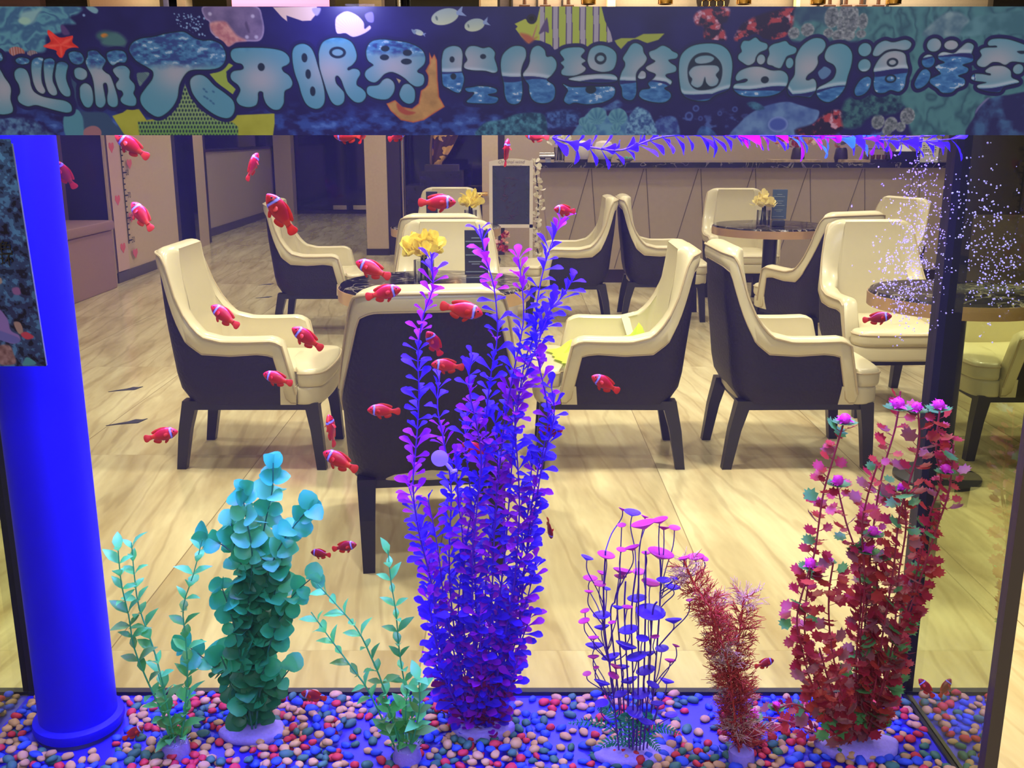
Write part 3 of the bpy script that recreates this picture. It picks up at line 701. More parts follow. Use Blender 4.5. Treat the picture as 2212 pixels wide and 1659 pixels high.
# ------------------------------------------------------------------ white framed chalkboard stand, garland and flower box
p0 = G(1062, 0, 0) if False else Vector((-0.19, 7.55, 0))
t = empty('chalkboard_easel', (0.0, 7.55, 0), label='white framed chalkboard stand with arched header before the bar', cat='chalkboard')
xl, xr_ = Q(1057, 450, 7.55).x, Q(1151, 450, 7.55).x; mid = (xl + xr_) / 2; hw = (xr_ - xl) / 2
zt_ = Q(1100, 343, 7.55).z; zh = Q(1100, 358, 7.55).z; zb_ = Q(1100, 486, 7.55).z
WF = mat('white_frame_paint', (226, 214, 196), 0.5); CB = mat('chalkboard', (46, 50, 56), 0.6, noise_amt=0.2, nscale=30)
b = MB(); b.box(mid - hw, mid - hw + 0.025, -0.012, 0.012, 0, zh).box(mid + hw - 0.025, mid + hw, -0.012, 0.012, 0, zh).box(mid - hw, mid + hw, -0.012, 0.012, zb_ - 0.02, zb_ + 0.005)
arc = [(mid - hw + 2 * hw * i / 16, zt_ - 0.02 + 0.022 * math.sin(PI * i / 16)) for i in range(17)]
b.loft([[(x, y, z) for x, z in arc] + [(mid + hw, y, zh), (mid - hw, y, zh)] for y in (-0.012, 0.012)])
b.build('frame', WF, t, smooth=False)
MB().box(mid - hw + 0.025, mid + hw - 0.025, -0.004, 0.006, zb_, zh).build('board', CB, t, smooth=False)
b = MB(); b.tube([(mid - hw + 0.02, 0.02, zt_ - 0.05), (mid - hw, 0.35, 0.0)], 0.012, 6).tube([(mid + hw - 0.02, 0.02, zt_ - 0.05), (mid + hw, 0.35, 0.0)], 0.012, 6)
b.build('rear_leg', WF, t)
GREYI = mat('grey_ink', (150, 134, 130), 0.6); CHK = mat('faint_pink_chalk', (92, 66, 72), 0.7); CHG = mat('faint_green_chalk', (66, 90, 84), 0.7)
text_mesh('header_lettering', 'Original wind', 0.036, GREYI, t, (mid, -0.014, zt_ - 0.034), shear=0.3)
text_mesh('header_lettering', 'Wish a better future', 0.019, GREYI, t, (mid, -0.014, zt_ - 0.054))
b = MB(); rr = random.Random(12)
for k in range(34):
    x = mid + rr.uniform(-0.06, 0.06); z = zb_ + 0.06 + (k % 6) * 0.055 + rr.uniform(-.015, .015)
    b.tube([(x, -0.006, z), (x + rr.uniform(-.03, .03), -0.006, z + rr.uniform(-.02, .02)), (x + rr.uniform(-.04, .04), -0.006, z + rr.uniform(-.03, .03))], 0.0018, 4)
b.build('chalk_drawing', CHK, t)
b = MB()
for sx in (-1, 1):
    for k in range(14):
        a0 = k * 0.9; b.tube([(mid + sx * (hw - 0.045 + 0.008 * math.sin(a0 + q)), -0.006, zb_ + 0.02 + k * 0.03 + q * 0.006) for q in range(5)], 0.0015, 4)
b.build('chalk_border', CHG, t)
t = empty('orchid_garland', (0, 7.6, 0), label='garland of white orchids hanging beside the chalkboard stand', cat='flower garland')
gp = [Q(x, y, 7.62) for x, y in ((1156, 352), (1160, 395), (1163, 440), (1160, 480), (1157, 520), (1166, 560))]; gp = [p - Vector((0, 7.6, 0)) for p in gp]
MB().tube(smooth_path(gp, 5), 0.006, 6).build('vine', mat('dark_vine', (60, 50, 44), 0.7), t)
b = MB()
for k, p in enumerate(smooth_path(gp, 3)): petals(b, p + Vector((0.012 * math.sin(k * 2.1), -0.02, 0)), 0.042, 7, 40 + k)
b.build('orchid_blossoms', PET, t)
t = empty('flower_crate', (-0.16, 7.2, 0), label='white crate of red and peach flowers in front of the chalkboard stand', cat='flower box')
MB().box(-0.15, 0.20, -0.13, 0.13, 0.0, 0.30).box(-0.17, 0.22, -0.15, 0.15, 0.3, 0.325).build('crate', WF, t, smooth=False)
MB().lathe([(0.06, 0.325), (0.08, 0.40), (0.07, 0.42)], 18).build('dark_pot', BROWN, t)
for k, cc in enumerate(((190, 40, 64), (240, 176, 140), (150, 40, 60), (240, 200, 190))):
    rr = random.Random(60 + k)
    for q in range(9):
        b = MB(); petals(b, (rr.uniform(-.12, .13), rr.uniform(-.05, .05), rr.uniform(0.42, 0.58)), 0.032, 8, 70 + k * 13 + q)
        b.build('blossom', mat('crate_petal_%d' % k, cc, 0.5, trans=0.2), t)

# dark scraps lying on the floor
SCR = mat('dark_scrap', (46, 44, 58), 0.6)
lbl = ['dark curled scrap on the floor left of the left front chair, upper of two', 'dark fish shaped scrap on the floor left of the left front chair, lower of two',
       'thin dark scrap on the floor behind the left front chair, nearer the rear chair', 'small dark scrap on the floor behind the left front chair, lowest of the three there', 'thin dark scrap on the floor by the left wall behind the chair back']
for k, (x, y, ln) in enumerate(((270, 843, 0.16), (272, 915, 0.17), (575, 615, 0.13), (570, 643, 0.13), (640, 500, 0.2))):
    p = G(x, y); pts = [(-0.5, -0.05), (-0.2, 0.04), (0.05, 0.1), (0.25, 0.22), (0.4, 0.16), (0.55, 0.2), (0.42, 0.06), (0.3, -0.06), (0.1, -0.04), (-0.15, -0.03)]
    t = tag(MB().loft([[(a * ln, b_ * ln * 1.4, z) for a, b_ in pts] for z in (0.0005, 0.003)]).build('floor_scrap', SCR, smooth=False), lbl[k], 'scrap'); t.location = p; t.rotation_euler = (0, 0, 0.35)
# ------------------------------------------------------------------ the aquarium
TX0, TX1, TY0, TY1, TZ0, TZ1 = -0.665, 0.542, 1.005, 1.236, 0.53, 1.40
WATER_Z = 1.286
FRAMEM = mat('tank_frame_bronze', (74, 64, 58), 0.4); SIL = mat('black_silicone', (20, 18, 34), 0.35)
t = empty('aquarium', (0, 0, TZ0), label='long glass aquarium with dark frame filling the foreground', cat='aquarium'); TANK = t
def tb(name, m, *a, **k):
    b = MB(); b.box(a[0], a[1], a[2], a[3], a[4] - TZ0, a[5] - TZ0); return b.build(name, m, t, smooth=False)
tb('tank_floor', mat('blue_base_board', (36, 22, 205), 0.45), TX0, TX1, TY0, TY1, TZ0 - 0.02, TZ0)
PANE = glassy('front_glass', (244, 247, 250), 0.03, film=0.0)
SIDE = glassy('side_glass', (214, 226, 182), 0.5, fresnel=False, reflcol=(222, 232, 196))
# added mirroring at the side glass foot mimics water's reflection, clearing upward (height in the pane's own space)
_n = SIDE.node_tree.nodes; _l = SIDE.node_tree.links; _t = _n.new('ShaderNodeTexCoord'); _p = _n.new('ShaderNodeSeparateXYZ'); _r = _n.new('ShaderNodeValToRGB')
_l.new(_t.outputs['Object'], _p.inputs[0]); _l.new(_p.outputs[2], _r.inputs[0]); e = _r.color_ramp.elements
e[0].position = 0.13; e[0].color = (.94, .94, .94, 1); e[1].position = 0.52; e[1].color = (.07, .07, .07, 1); e_ = e.new(0.30); e_.color = (.42, .42, .42, 1)
_l.new(_r.outputs[0], [n for n in _n if n.type == 'MIX_SHADER'][0].inputs[0])
def pane(name, m, vs_):
    b = MB(); b.add([(x, y, z - TZ0) for x, y, z in vs_], [(0, 1, 2, 3)]); return b.build(name, m, t, smooth=False)
pane('glass_pane', PANE, [(TX0, TY0, TZ0), (TX1, TY0, TZ0), (TX1, TY0, TZ1), (TX0, TY0, TZ1)])
pane('glass_pane', PANE, [(TX0, TY1, TZ0), (TX0, TY1, TZ1), (TX1, TY1, TZ1), (TX1, TY1, TZ0)])
pane('glass_pane', SIDE, [(TX1, TY0, TZ0), (TX1, TY1, TZ0), (TX1, TY1, TZ1), (TX1, TY0, TZ1)])
pane('glass_pane', SIDE, [(TX0, TY0, TZ0), (TX0, TY0, TZ1), (TX0, TY1, TZ1), (TX0, TY1, TZ0)])
tb('corner_post', FRAMEM, TX1 - 0.002, TX1 + 0.013, TY0 - 0.008, TY0 + 0.006, TZ0, TZ1)
tb('corner_post', FRAMEM, TX0 - 0.024, TX0, TY0 - 0.012, TY0 + 0.012, TZ0, TZ1)
tb('corner_post', SIL, TX1 - 0.0095, TX1 + 0.02, TY1 - 0.010, TY1 + 0.014, TZ0, TZ1)
tb('corner_post', SIL, TX0 - 0.02, TX0 + 0.008, TY1 - 0.010, TY1 + 0.014, TZ0, TZ1)
tb('bottom_seal', SIL, TX0, TX1, TY1 - 0.012, TY1 - 0.001, TZ0, TZ0 + 0.006)
tb('bottom_seal', SIL, TX1 - 0.006, TX1 - 0.001, TY0, TY1 - 0.012, TZ0, TZ0 + 0.004)
tb('top_rim', FRAMEM, TX0 - 0.024, TX1 + 0.024, TY1, TY1 + 0.02, TZ1 - 0.03, TZ1) if False else None
# hood with the lamp
t = empty('aquarium_lamp', (0, 1.12, 1.375), label='long blue lamp bar over the water behind the banner', cat='aquarium lamp')
MB().box(-0.63, 0.51, -0.045, 0.045, 0.0, 0.012).build('housing', FRAMEM, t, smooth=False)
# cabinet under the tank
t = empty('aquarium_cabinet', (0, 1.12, 0), label='dark cabinet carrying the aquarium', cat='cabinet')
MB().box(TX0 - 0.02, TX1 + 0.02, -0.125, 0.125, 0.0, 0.508).build('cabinet_body', FRAMEM, t, smooth=False)
# water
WM = bpy.data.materials.new('tank_water'); WM.use_nodes = True; N = WM.node_tree.nodes; L = WM.node_tree.links; N.remove(N['Principled BSDF'])
tr = N.new('ShaderNodeBsdfTransparent'); L.new(tr.outputs[0], N['Material Output'].inputs['Surface'])
tr.inputs[0].default_value = (0.985, 0.99, 1.0, 1)
HAZE = 0.06
if HAZE:
    sc = N.new('ShaderNodeVolumeScatter'); sc.inputs['Color'].default_value = (0.72, 0.66, 1.0, 1); sc.inputs['Density'].default_value = HAZE
    sc.inputs['Anisotropy'].default_value = 0.0
    L.new(sc.outputs[0], N['Material Output'].inputs['Volume'])
wt = MB().box(TX0 + 0.001, TX1 - 0.001, TY0 + 0.001, TY1 - 0.001, TZ0 + 0.0005, WATER_Z).build('tank_water', WM, smooth=False)
tag(wt, 'slightly cloudy blue tinged water filling the aquarium', 'water', kind='stuff')

# standpipe
p = G(186, 1590, TZ0)
PIPEM = mat('blue_pvc', (24, 6, 232), 0.5, spec=.2)
t = empty('overflow_pipe', (-0.563, 1.150, TZ0), label='thick vertical blue overflow pipe with flange at the left of the tank', cat='pipe')
MB().lathe([(0.0475, 0.012), (0.0475, 0.76)], 48, cap=True).build('pipe', PIPEM, t, angle=30)
MB().lathe([(0.0475, 0.006), (0.054, 0.006), (0.056, 0.012), (0.055, 0.019), (0.0475, 0.022)], 48, cap=False).build('flange', PIPEM, t, angle=60)
MB().lathe([(0.052, 0.0), (0.050, 0.006)], 48).build('grooved_foot', mat('dark_blue_foot', (34, 24, 120), 0.5), t)
# suction cup on the front glass
t = empty('suction_cup', Q(950, 990, TY0 + 0.004), label='clear round suction cup with a tail on the glass in front of the purple plant', cat='suction cup')
SUC = glassy('clear_silicone', (225, 220, 250), 0.12, fresnel=False, film=0.55, filmcol=(150, 130, 235), rough=0.3)
o = MB().lathe([(0.0093, 0.0), (0.0088, 0.001), (0.0045, 0.003), (0.002, 0.0035), (0.0, 0.0035)], 28).build('cup', SUC, t); o.rotation_euler = (-PI / 2, 0, 0)
o = MB().tube([(0.006, 0.002, -0.006), (0.010, 0.003, -0.011), (0.013, 0.003, -0.015), (0.018, 0.003, -0.0145)], 0.0018, 8).build('tail', SUC, t)

# gravel
GCOL = {'tan': (184, 140, 104), 'red': (186, 30, 62), 'blue': (26, 66, 220), 'teal': (46, 96, 96)}
GM = {k: mat('pebble_' + k, c, 0.65, noise_amt=0.12, nscale=150) for k, c in GCOL.items()}
rg = random.Random(3)
def pebble_mesh(k, i):
    bm = bmesh.new(); bmesh.ops.create_icosphere(bm, subdivisions=2, radius=1)
    sx, sy, sz = rg.uniform(0.9, 1.35), rg.uniform(0.72, 1.0), rg.uniform(0.5, 0.72)
    for v in bm.verts:
        n = noise.noise(v.co * 1.1 + Vector((i * 3.7, len(k), 0)))
        v.co *= 1 + 0.28 * n
        v.co.x *= sx; v.co.y *= sy; v.co.z *= sz
        if v.co.z < -0.4 * sz: v.co.z = -0.4 * sz
    me = bpy.data.meshes.new('pebble'); bm.to_mesh(me); bm.free(); me.materials.append(GM[k])
    me.polygons.foreach_set('use_smooth', [True] * len(me.polygons)); return me
PM = {k: [pebble_mesh(k, i) for i in range(5)] for k in GCOL}
def bare(px_, py_):                     # blue base board left uncovered
    for (cx, cy, rx, ry) in ((790, 1615, 62, 62), (1240, 1590, 62, 60), (1530, 1570, 70, 60), (180, 1625, 75, 34), (1400, 1590, 60, 50), (1150, 1530, 30, 16), (500, 1630, 45, 26), (2040, 1535, 40, 16), (1120, 1506, 80, 12)):
        if ((px_ - cx) / rx) ** 2 + ((py_ - cy) / ry) ** 2 < 1: return True
    return False
def proj(p):
    d = EYE - p[2]; zc = p[1] * _c + d * _s; yc = -p[1] * _s + d * _c
    return 1106 + FPX * p[0] / zc, 829.5 + FPX * yc / zc
spots = []; tries = 0
cellg = {}
while tries < 90000 and len(spots) < 2100:
    tries += 1
    x = rg.uniform(TX0 + 0.012, TX1 - 0.012); y = rg.uniform(TY0 + 0.012, TY1 - 0.018); r = rg.uniform(0.0052, 0.0076)
    pp = proj((x, y, TZ0)); dens = 1.0
    if bare(*pp) and rg.random() > 0.02: continue
    if (x + 0.563) ** 2 + (y - 1.15) ** 2 < 0.062 ** 2: continue
    nf = 0.5 + 0.5 * noise.noise(Vector((x * 9, y * 9, 5)))
    if nf < 0.30 and rg.random() < 0.5: continue
    key = (int(x / 0.02), int(y / 0.02)); ok = True; z = 0
    for a in (-1, 0, 1):
        for b_ in (-1, 0, 1):
            for (x2, y2, r2, z2) in cellg.get((key[0] + a, key[1] + b_), []):
                d = math.hypot(x - x2, y - y2)
                if d < (r + r2) * 0.92:
                    if z2 > 0.001 or d < (r + r2) * 0.45: ok = False; break
                    z = max(z, 0.0062)
            if not ok: break
        if not ok: break
    if not ok: continue
    if z > 0 and (nf < 0.5 or rg.random() < 0.55): continue
    cellg.setdefault(key, []).append((x, y, r, z)); spots.append((x, y, r, z, pp))
def colour_at(x, y):
    n1 = noise.noise(Vector((x * 14, y * 14, 11)));
    wts = {'tan': 0.34, 'red': 0.25, 'blue': 0.22, 'teal': 0.19}
    if n1 > 0.15: wts['blue'] += 0.25
    if n1 < -0.15: wts['tan'] += 0.25
    return rg.choices(list(wts), list(wts.values()))[0]
vis = [s_ for s_ in spots if -5 < s_[4][0] < 2100 and s_[4][1] < 1668]
vis.sort(key=lambda s_: s_[1] - s_[2] * 6)
front = set(id(s_) for s_ in vis[:300])
GLAB = {'tan': 'rounded tan pebble among the front rows of gravel on the tank floor', 'red': 'rounded crimson pebble among the front rows of gravel on the tank floor',
        'blue': 'bright blue pebble among the front rows of gravel on the tank floor', 'teal': 'dull teal pebble among the front rows of gravel on the tank floor'}
rest = {'v': [], 'f': [], 'm': []}; keys = list(GCOL)
for s_ in spots:
    x, y, r, z, pp = s_; k = colour_at(x, y); me = rg.choice(PM[k]); rot = (rg.uniform(-.25, .25), rg.uniform(-.25, .25), rg.uniform(0, 6.28))
    loc = (x, y, TZ0 + 0.0008 + r * 0.30 + z)
    if id(s_) in front:
        o = bpy.data.objects.new('gravel_pebble', me); C.objects.link(o); o.location = loc; o.scale = (r,) * 3; o.rotation_euler = rot
        tag(o, GLAB[k], 'pebble', 'front %s gravel pebbles' % k)
    else:
        M_ = Matrix.Translation(loc) @ (Matrix.Rotation(rot[2], 4, 'Z') @ Matrix.Rotation(rot[0], 4, 'X')) @ Matrix.Scale(r, 4)
        o0 = len(rest['v']); rest['v'] += [tuple(M_ @ v.co) for v in me.vertices]
        rest['f'] += [tuple(i + o0 for i in p_.vertices) for p_ in me.polygons]; rest['m'] += [keys.index(k)] * len(me.polygons)
b = MB(); b.v, b.f, b.m = rest['v'], rest['f'], rest['m']
o = b.build('gravel_bed', [GM[k] for k in keys], angle=180)
tag(o, 'remaining coloured gravel spread behind the front rows on the tank floor', 'gravel', kind='stuff')

# air bubbles rising at the right rear
b = MB(); rb = random.Random(9); bm = bmesh.new(); bmesh.ops.create_icosphere(bm, subdivisions=1, radius=1); iv = [v.co.copy() for v in bm.verts]; if_ = [tuple(v.index for v in f.verts) for f in bm.faces]; bm.free()
for cx, cy, sx, sy, n in ((1960, 590, 38, 60, 380), (1985, 430, 34, 55, 110), (1945, 650, 25, 25, 60), (2005, 520, 22, 80, 110), (1995, 370, 25, 40, 40), (2120, 470, 34, 60, 120), (2160, 590, 36, 55, 130)):
    for k in range(n):
        x = rb.gauss(cx, sx); y = rb.gauss(cy, sy)
        if y < 300 or y > 745: continue
        p = Q(x, y, rb.uniform(1.16, 1.225) if cx < 2040 else rb.uniform(1.03, 1.06))
        if p.x > TX1 - 0.006: p.x = TX1 - 0.006 - rb.uniform(0, .03)
        m_ = rb.choice((1, 1, 2, 3))
        for q in range(m_):
            r = rb.uniform(0.0004, 0.0012); pp = p + Vector((rb.uniform(-.004, .004), rb.uniform(-.004, .004), rb.uniform(-.003, .003)))
            b.add([pp + v * r for v in iv], if_)
o = b.build('air_bubbles', mat('bubble_film', (236, 232, 255), 0.15, spec=1.0, alpha=0.5), angle=180)
tag(o, 'cloud of tiny white air bubbles rising near the right rear corner', 'bubbles', kind='stuff')
# ------------------------------------------------------------------ plastic plants
SHAPES = {'paddle': [(0, .10), (.25, .22), (.5, .55), (.72, .95), (.88, .85), (1, .25)],
          'oval': [(0, .08), (.2, .6), (.45, 1.0), (.7, .75), (.88, .35), (1, .03)],
          'round': [(0, .25), (.15, .75), (.4, 1.0), (.65, 1.0), (.88, .65), (1, .15)],
          'needle': [(0, .5), (.5, 1), (1, .15)]}
def leaf(mb, base, d, nrm, ln, wd, shape, curl=0.25, fold=0.18, mi=0):
    d = d.normalized(); s = d.cross(nrm)
    if s.length < 1e-4: s = d.cross(Vector((0.3, 1, 0.2)))
    s.normalize(); n = s.cross(d); pr = SHAPES[shape]; v = []; m = len(pr)
    for t_, w_ in pr:
        p = base + d * ln * t_ * (1 - 0.12 * curl * t_) - n * ln * curl * t_ * t_
        v += [p - s * wd * w_ * .5 + n * wd * w_ * fold, p, p + s * wd * w_ * .5 + n * wd * w_ * fold]
    f = []
    for k in range(m - 1): f += [(3 * k, 3 * k + 1, 3 * k + 4, 3 * k + 3), (3 * k + 1, 3 * k + 2, 3 * k + 5, 3 * k + 4)]
    mb.add(v, f, mi)
def lobed(mb, base, d, nrm, ln, mi=0, cup=0.2):
    d = d.normalized(); s = d.cross(nrm).normalized(); n = s.cross(d)
    ol = [(0, 0), (-.22, .12), (-.50, .20), (-.42, .42), (-.62, .62), (-.33, .68), (-.30, .92), (-.1, .84), (0, 1.05), (.1, .84), (.30, .92), (.33, .68), (.62, .62), (.42, .42), (.50, .20), (.22, .12)]
    v = [base + d * ln * b + s * ln * a + n * ln * cup * (a * a + (b - .5) ** 2) * 1.4 for a, b in ol] + [base + d * ln * .5]
    c = len(ol); mb.add(v, [(i, (i + 1) % c, c) for i in range(c)], mi)
def frame_at(P, i):
    t = (P[min(i + 1, len(P) - 1)] - P[max(i - 1, 0)]).normalized()
    a = t.cross(Vector((0, 1, 0)))
    if a.length < 1e-3: a = Vector((1, 0, 0))
    a.normalize(); return t, a, t.cross(a).normalized()
def resample(P, step):
    out = [P[0]]; acc = 0
    for a, b in zip(P, P[1:]):
        L_ = (b - a).length; q = step - acc
        while q <= L_: out.append(a + (b - a) * (q / L_)); q += step
        acc = (acc + L_) % step
    return out
def strand3(px_pts, Yb, dy, origin):
    """a stem given tip first in the photograph's pixels, standing at depth Yb (foot) and leaning dy toward the tip"""
    n = len(px_pts); pts = []
    for i, (x, y) in enumerate(px_pts):
        q = 1 - i / (n - 1); pts.append(Q(x, y, Yb + dy * q) - origin)
    return smooth_path(list(reversed(pts)), 6)      # foot first
def rock_base(parent, rx, ry, h, m, seed):
    rr = random.Random(seed); n = 40
    ol = [(rx * math.cos(2 * PI * j / n) * (1 + .06 * math.sin(5 * 2 * PI * j / n + seed)), ry * math.sin(2 * PI * j / n) * (1 + .06 * math.cos(4 * 2 * PI * j / n + seed))) for j in range(n)]
    return MB().slab(ol, 0, h, min(h * .45, .006), dome=h * .25).build('plaster_base', m, parent, angle=50)
PLAS = mat('lilac_plaster', (150, 130, 236), 0.8, noise_amt=0.08, nscale=300, bump=0.3, bscale=500)
def plant(name, base_px, label, cat='aquarium plant'):
    o = G(base_px[0], base_px[1], TZ0); o.z = TZ0
    return empty(name, o, label=label, cat=cat), o
def leafy_stem(parent, P, stemr, step, shape, ln, wd, mats, smat, seed, per=3, ang=52, jit=.25, start=0.0, taper=0.25, colf=None, curl=.25, face=.35, skip=.12):
    rr = random.Random(seed); st = MB().tube(P[::2] + ([P[-1]] if (len(P) - 1) % 2 else []), [stemr * (1 - .5 * i / max(1, len(P[::2]))) for i in range(len(P[::2]) + (1 if (len(P) - 1) % 2 else 0))], 6).build('stem', smat, parent)
    N_ = resample(P, step); lf = MB(); m = len(N_)
    for i, p in enumerate(N_):
        q = i / max(1, m - 1)
        if q < start: continue
        t, a, b = frame_at(N_, i); ph = rr.uniform(0, 6.28) if per > 2 else (i % 2) * PI / 2 + rr.uniform(-.4, .4)
        mi = colf(i, q, rr) if colf else rr.randrange(len(mats))
        for k in range(per):
            f_ = ph + 2 * PI * k / per + rr.uniform(-jit, jit); an = R(ang * (1 - .35 * (q > .93)) + rr.uniform(-20, 20))
            if rr.random() < skip: continue
            o = a * math.cos(f_) + b * math.sin(f_); d = t * math.cos(an) + o * math.sin(an)
            sc = (1 - taper * q) * rr.uniform(.65, 1.2)
            leaf(lf, p + o * stemr * .5, d, (t * math.sin(an) - o * math.cos(an)) * (1 - face) + Vector((rr.uniform(-.5, .5), -1, rr.uniform(-.3, .5))) * face, ln * sc, wd * sc, shape, curl + rr.uniform(-.15, .15), mi=mi)
    lf.build('leaves', mats, st, angle=180)
    return st

# purple paddle leaved plant, the tall one in the middle
PV = mat('violet_leaf', (72, 32, 246), 0.55, spec=.2, trans=.35); PM_ = mat('magenta_violet_leaf', (156, 24, 222), 0.55, spec=.2, trans=.35); PD = mat('plum_leaf', (140, 16, 120), 0.55, spec=.2, trans=.3)
PST = mat('purple_stem', (84, 20, 200), 0.45)
t, o = plant('purple_plant', (1040, 1585), 'tallest bushy purple and violet plastic plant in the middle of the tank')
rock_base(t, 0.041, 0.026, 0.016, PLAS, 1)
PP = [[(930, 545), (935, 620), (915, 680), (903, 760), (905, 850), (900, 950), (892, 1050), (905, 1150), (930, 1250), (945, 1350), (965, 1460), (1015, 1575)],
      [(1035, 485), (1050, 560), (1067, 620), (1075, 720), (1062, 800), (1050, 900), (1050, 980), (1035, 1060), (1010, 1150), (1000, 1300), (1010, 1450), (1030, 1575)],
      [(1214, 470), (1190, 530), (1170, 600), (1158, 680), (1163, 780), (1180, 860), (1182, 930), (1155, 1050), (1142, 1150), (1130, 1260), (1120, 1350), (1090, 1480), (1060, 1575)],
      [(1245, 590), (1215, 640), (1180, 680), (1140, 760), (1122, 850), (1110, 950), (1100, 1080), (1090, 1200), (1072, 1350), (1050, 1575)],
      [(1120, 560), (1128, 620), (1130, 700), (1110, 800), (1092, 900), (1080, 1000), (1068, 1150), (1062, 1300), (1045, 1575)],
      [(1022, 765), (1012, 830), (1030, 920), (1040, 1000), (1030, 1100), (1020, 1250), (1030, 1575)],
      [(950, 810), (945, 880), (960, 960), (975, 1060), (970, 1200), (980, 1350), (1020, 1575)],
      [(1200, 640), (1170, 720), (1128, 830), (1112, 900), (1118, 1000), (1122, 1100), (1112, 1250), (1085, 1400), (1055, 1575)],
      [(878, 1035), (900, 1110), (925, 1200), (938, 1320), (952, 1430), (1010, 1575)],
      [(1150, 1320), (1128, 1380), (1095, 1460), (1060, 1575)],
      [(1190, 830), (1197, 900), (1172, 1000), (1152, 1120), (1128, 1250), (1100, 1400), (1065, 1575)],
      [(985, 980), (990, 1080), (1000, 1180), (990, 1320), (1000, 1440), (1030, 1575)],
      [(925, 1290), (940, 1380), (965, 1480), (1020, 1575)], [(1085, 1240), (1080, 1340), (1060, 1450), (1040, 1575)], [(1010, 880), (1005, 960), (1015, 1050), (1025, 1200), (1030, 1400), (1035, 1575)],
      [(930, 1400), (955, 1470), (1010, 1575)], [(1120, 1420), (1095, 1500), (1050, 1575)], [(1035, 1330), (1040, 1450), (1040, 1575)],
      [(1065, 880), (1075, 980), (1070, 1100), (1050, 1250), (1040, 1575)], [(1150, 960), (1145, 1060), (1130, 1180), (1100, 1330), (1055, 1575)], [(925, 1080), (945, 1180), (960, 1300), (985, 1430), (1025, 1575)],
      [(905, 1130), (925, 1220), (945, 1350), (1015, 1575)], [(1160, 1200), (1140, 1290), (1105, 1400), (1058, 1575)]]
for k, s_ in enumerate(PP):
    P = strand3(s_, o.y + random.uniform(-.012, .012), random.uniform(-.03, .045), o)
    def cf(i, q, rr, k=k):
        n = noise.noise(Vector((q * 6 + k * 3.1, k, 0)));
        return 2 if (q < .12 and rr.random() < .35) else (1 if n > .03 else 0)
    leafy_stem(t, P, .0013, .0118, 'paddle', .0225, .0118, [PV, PM_, PD], PST, 100 + k, per=3, ang=50, colf=cf, taper=.12)
# floating strand at the surface
t = empty('floating_purple_plant', Q(1600, 296, 1.10), label='horizontal violet and cyan plant strand floating at the water surface', cat='aquarium plant')
o = Q(1600, 296, 1.10)
CY = mat('azure_leaf', (60, 130, 250), 0.4, trans=.35); HOT = mat('hot_magenta_leaf', (214, 16, 215), 0.4, trans=.35)
def cfl(i, q, rr):
    if .42 < q < .58: return 3
    if .58 <= q < .72: return 2 if rr.random() < .7 else 0
    return 1 if q > .75 and rr.random() < .6 else 0
for k, s_ in enumerate(([(1193, 297), (1240, 310), (1300, 322), (1345, 324), (1400, 304), (1450, 293), (1520, 291), (1600, 293), (1700, 293), (1800, 297), (1900, 302), (1980, 306), (2060, 300)],
                        [(1480, 289), (1560, 291), (1660, 289), (1760, 290), (1850, 296), (1960, 296), (2040, 290)])):
    P = strand3(list(reversed(s_)), 1.10 + .012 * k, 0.0, o)
    leafy_stem(t, P, .0013, .0135, 'paddle', .0245, .0125, [PV, PM_, CY, HOT], PST, 300 + k, per=3, ang=48, colf=cfl, taper=0)

# green oval leaved plants
GR = [mat('mint_leaf', (104, 222, 134), 0.42, trans=.4), mat('green_leaf', (78, 172, 92), 0.42, trans=.4), mat('olive_green_leaf', (110, 170, 92), 0.45, trans=.4)]
GS_ = mat('green_stem', (52, 160, 116), 0.5)
def green(name, base, label, strands, seed, step=.0165, ln=.0255, wd=.0132):
    t, o = plant(name, base, label)
    MB().lathe([(.016, 0), (.018, .006), (.015, .020), (.012, .022)], 20).build('plaster_base', PLAS, t)
    b = MB(); rr = random.Random(seed)
    for k in range(16):
        a = rr.uniform(0, 6.28); b.tube([(.011 * math.cos(a), .011 * math.sin(a), .018), (.018 * math.cos(a), .018 * math.sin(a), .024 + rr.uniform(-.004, .006))], .0006, 4)
    b.build('white_threads', mat('white_thread', (190, 180, 245), .6), t)
    for k, s_ in enumerate(strands):
        P = strand3(s_, o.y + rr.uniform(-.008, .008), rr.uniform(-.02, .03), o)
        leafy_stem(t, P, .0012, step, 'oval', ln, wd, GR, GS_, seed + k, per=2, ang=42, taper=.15, jit=.2, start=.04, curl=.35, colf=lambda i, q, rr: 0 if q > .72 or rr.random() < .25 else (2 if rr.random() < .35 else 1))
    return t
green('green_sprig_plant', (382, 1632), 'slender green plastic plant with three sprigs beside the blue pipe', [[(255, 1185), (262, 1260), (278, 1330), (290, 1400), (318, 1470), (350, 1540), (378, 1622)],
      [(284, 1172), (290, 1240), (300, 1310), (328, 1390), (345, 1450), (362, 1530), (382, 1622)], [(437, 1165), (418, 1240), (396, 1310), (400, 1370), (405, 1440), (402, 1510), (388, 1622)],
      [(350, 1500), (365, 1550), (382, 1622)], [(410, 1490), (400, 1550), (384, 1622)], [(340, 1450), (365, 1540), (382, 1622)]], 400)
green('green_sprig_plant', (880, 1645), 'slender green plastic plant left of the tall purple plant, one sprig upright', [[(838, 1188), (845, 1260), (855, 1320), (862, 1400), (873, 1470), (890, 1530), (884, 1630)],
      [(686, 1262), (730, 1310), (772, 1360), (802, 1420), (830, 1490), (868, 1630)], [(672, 1322), (712, 1378), (755, 1435), (800, 1500), (860, 1630)], [(905, 1470), (905, 1540), (884, 1630)], [(830, 1500), (850, 1560), (880, 1630)], [(880, 1480), (876, 1560), (880, 1630)]], 420)

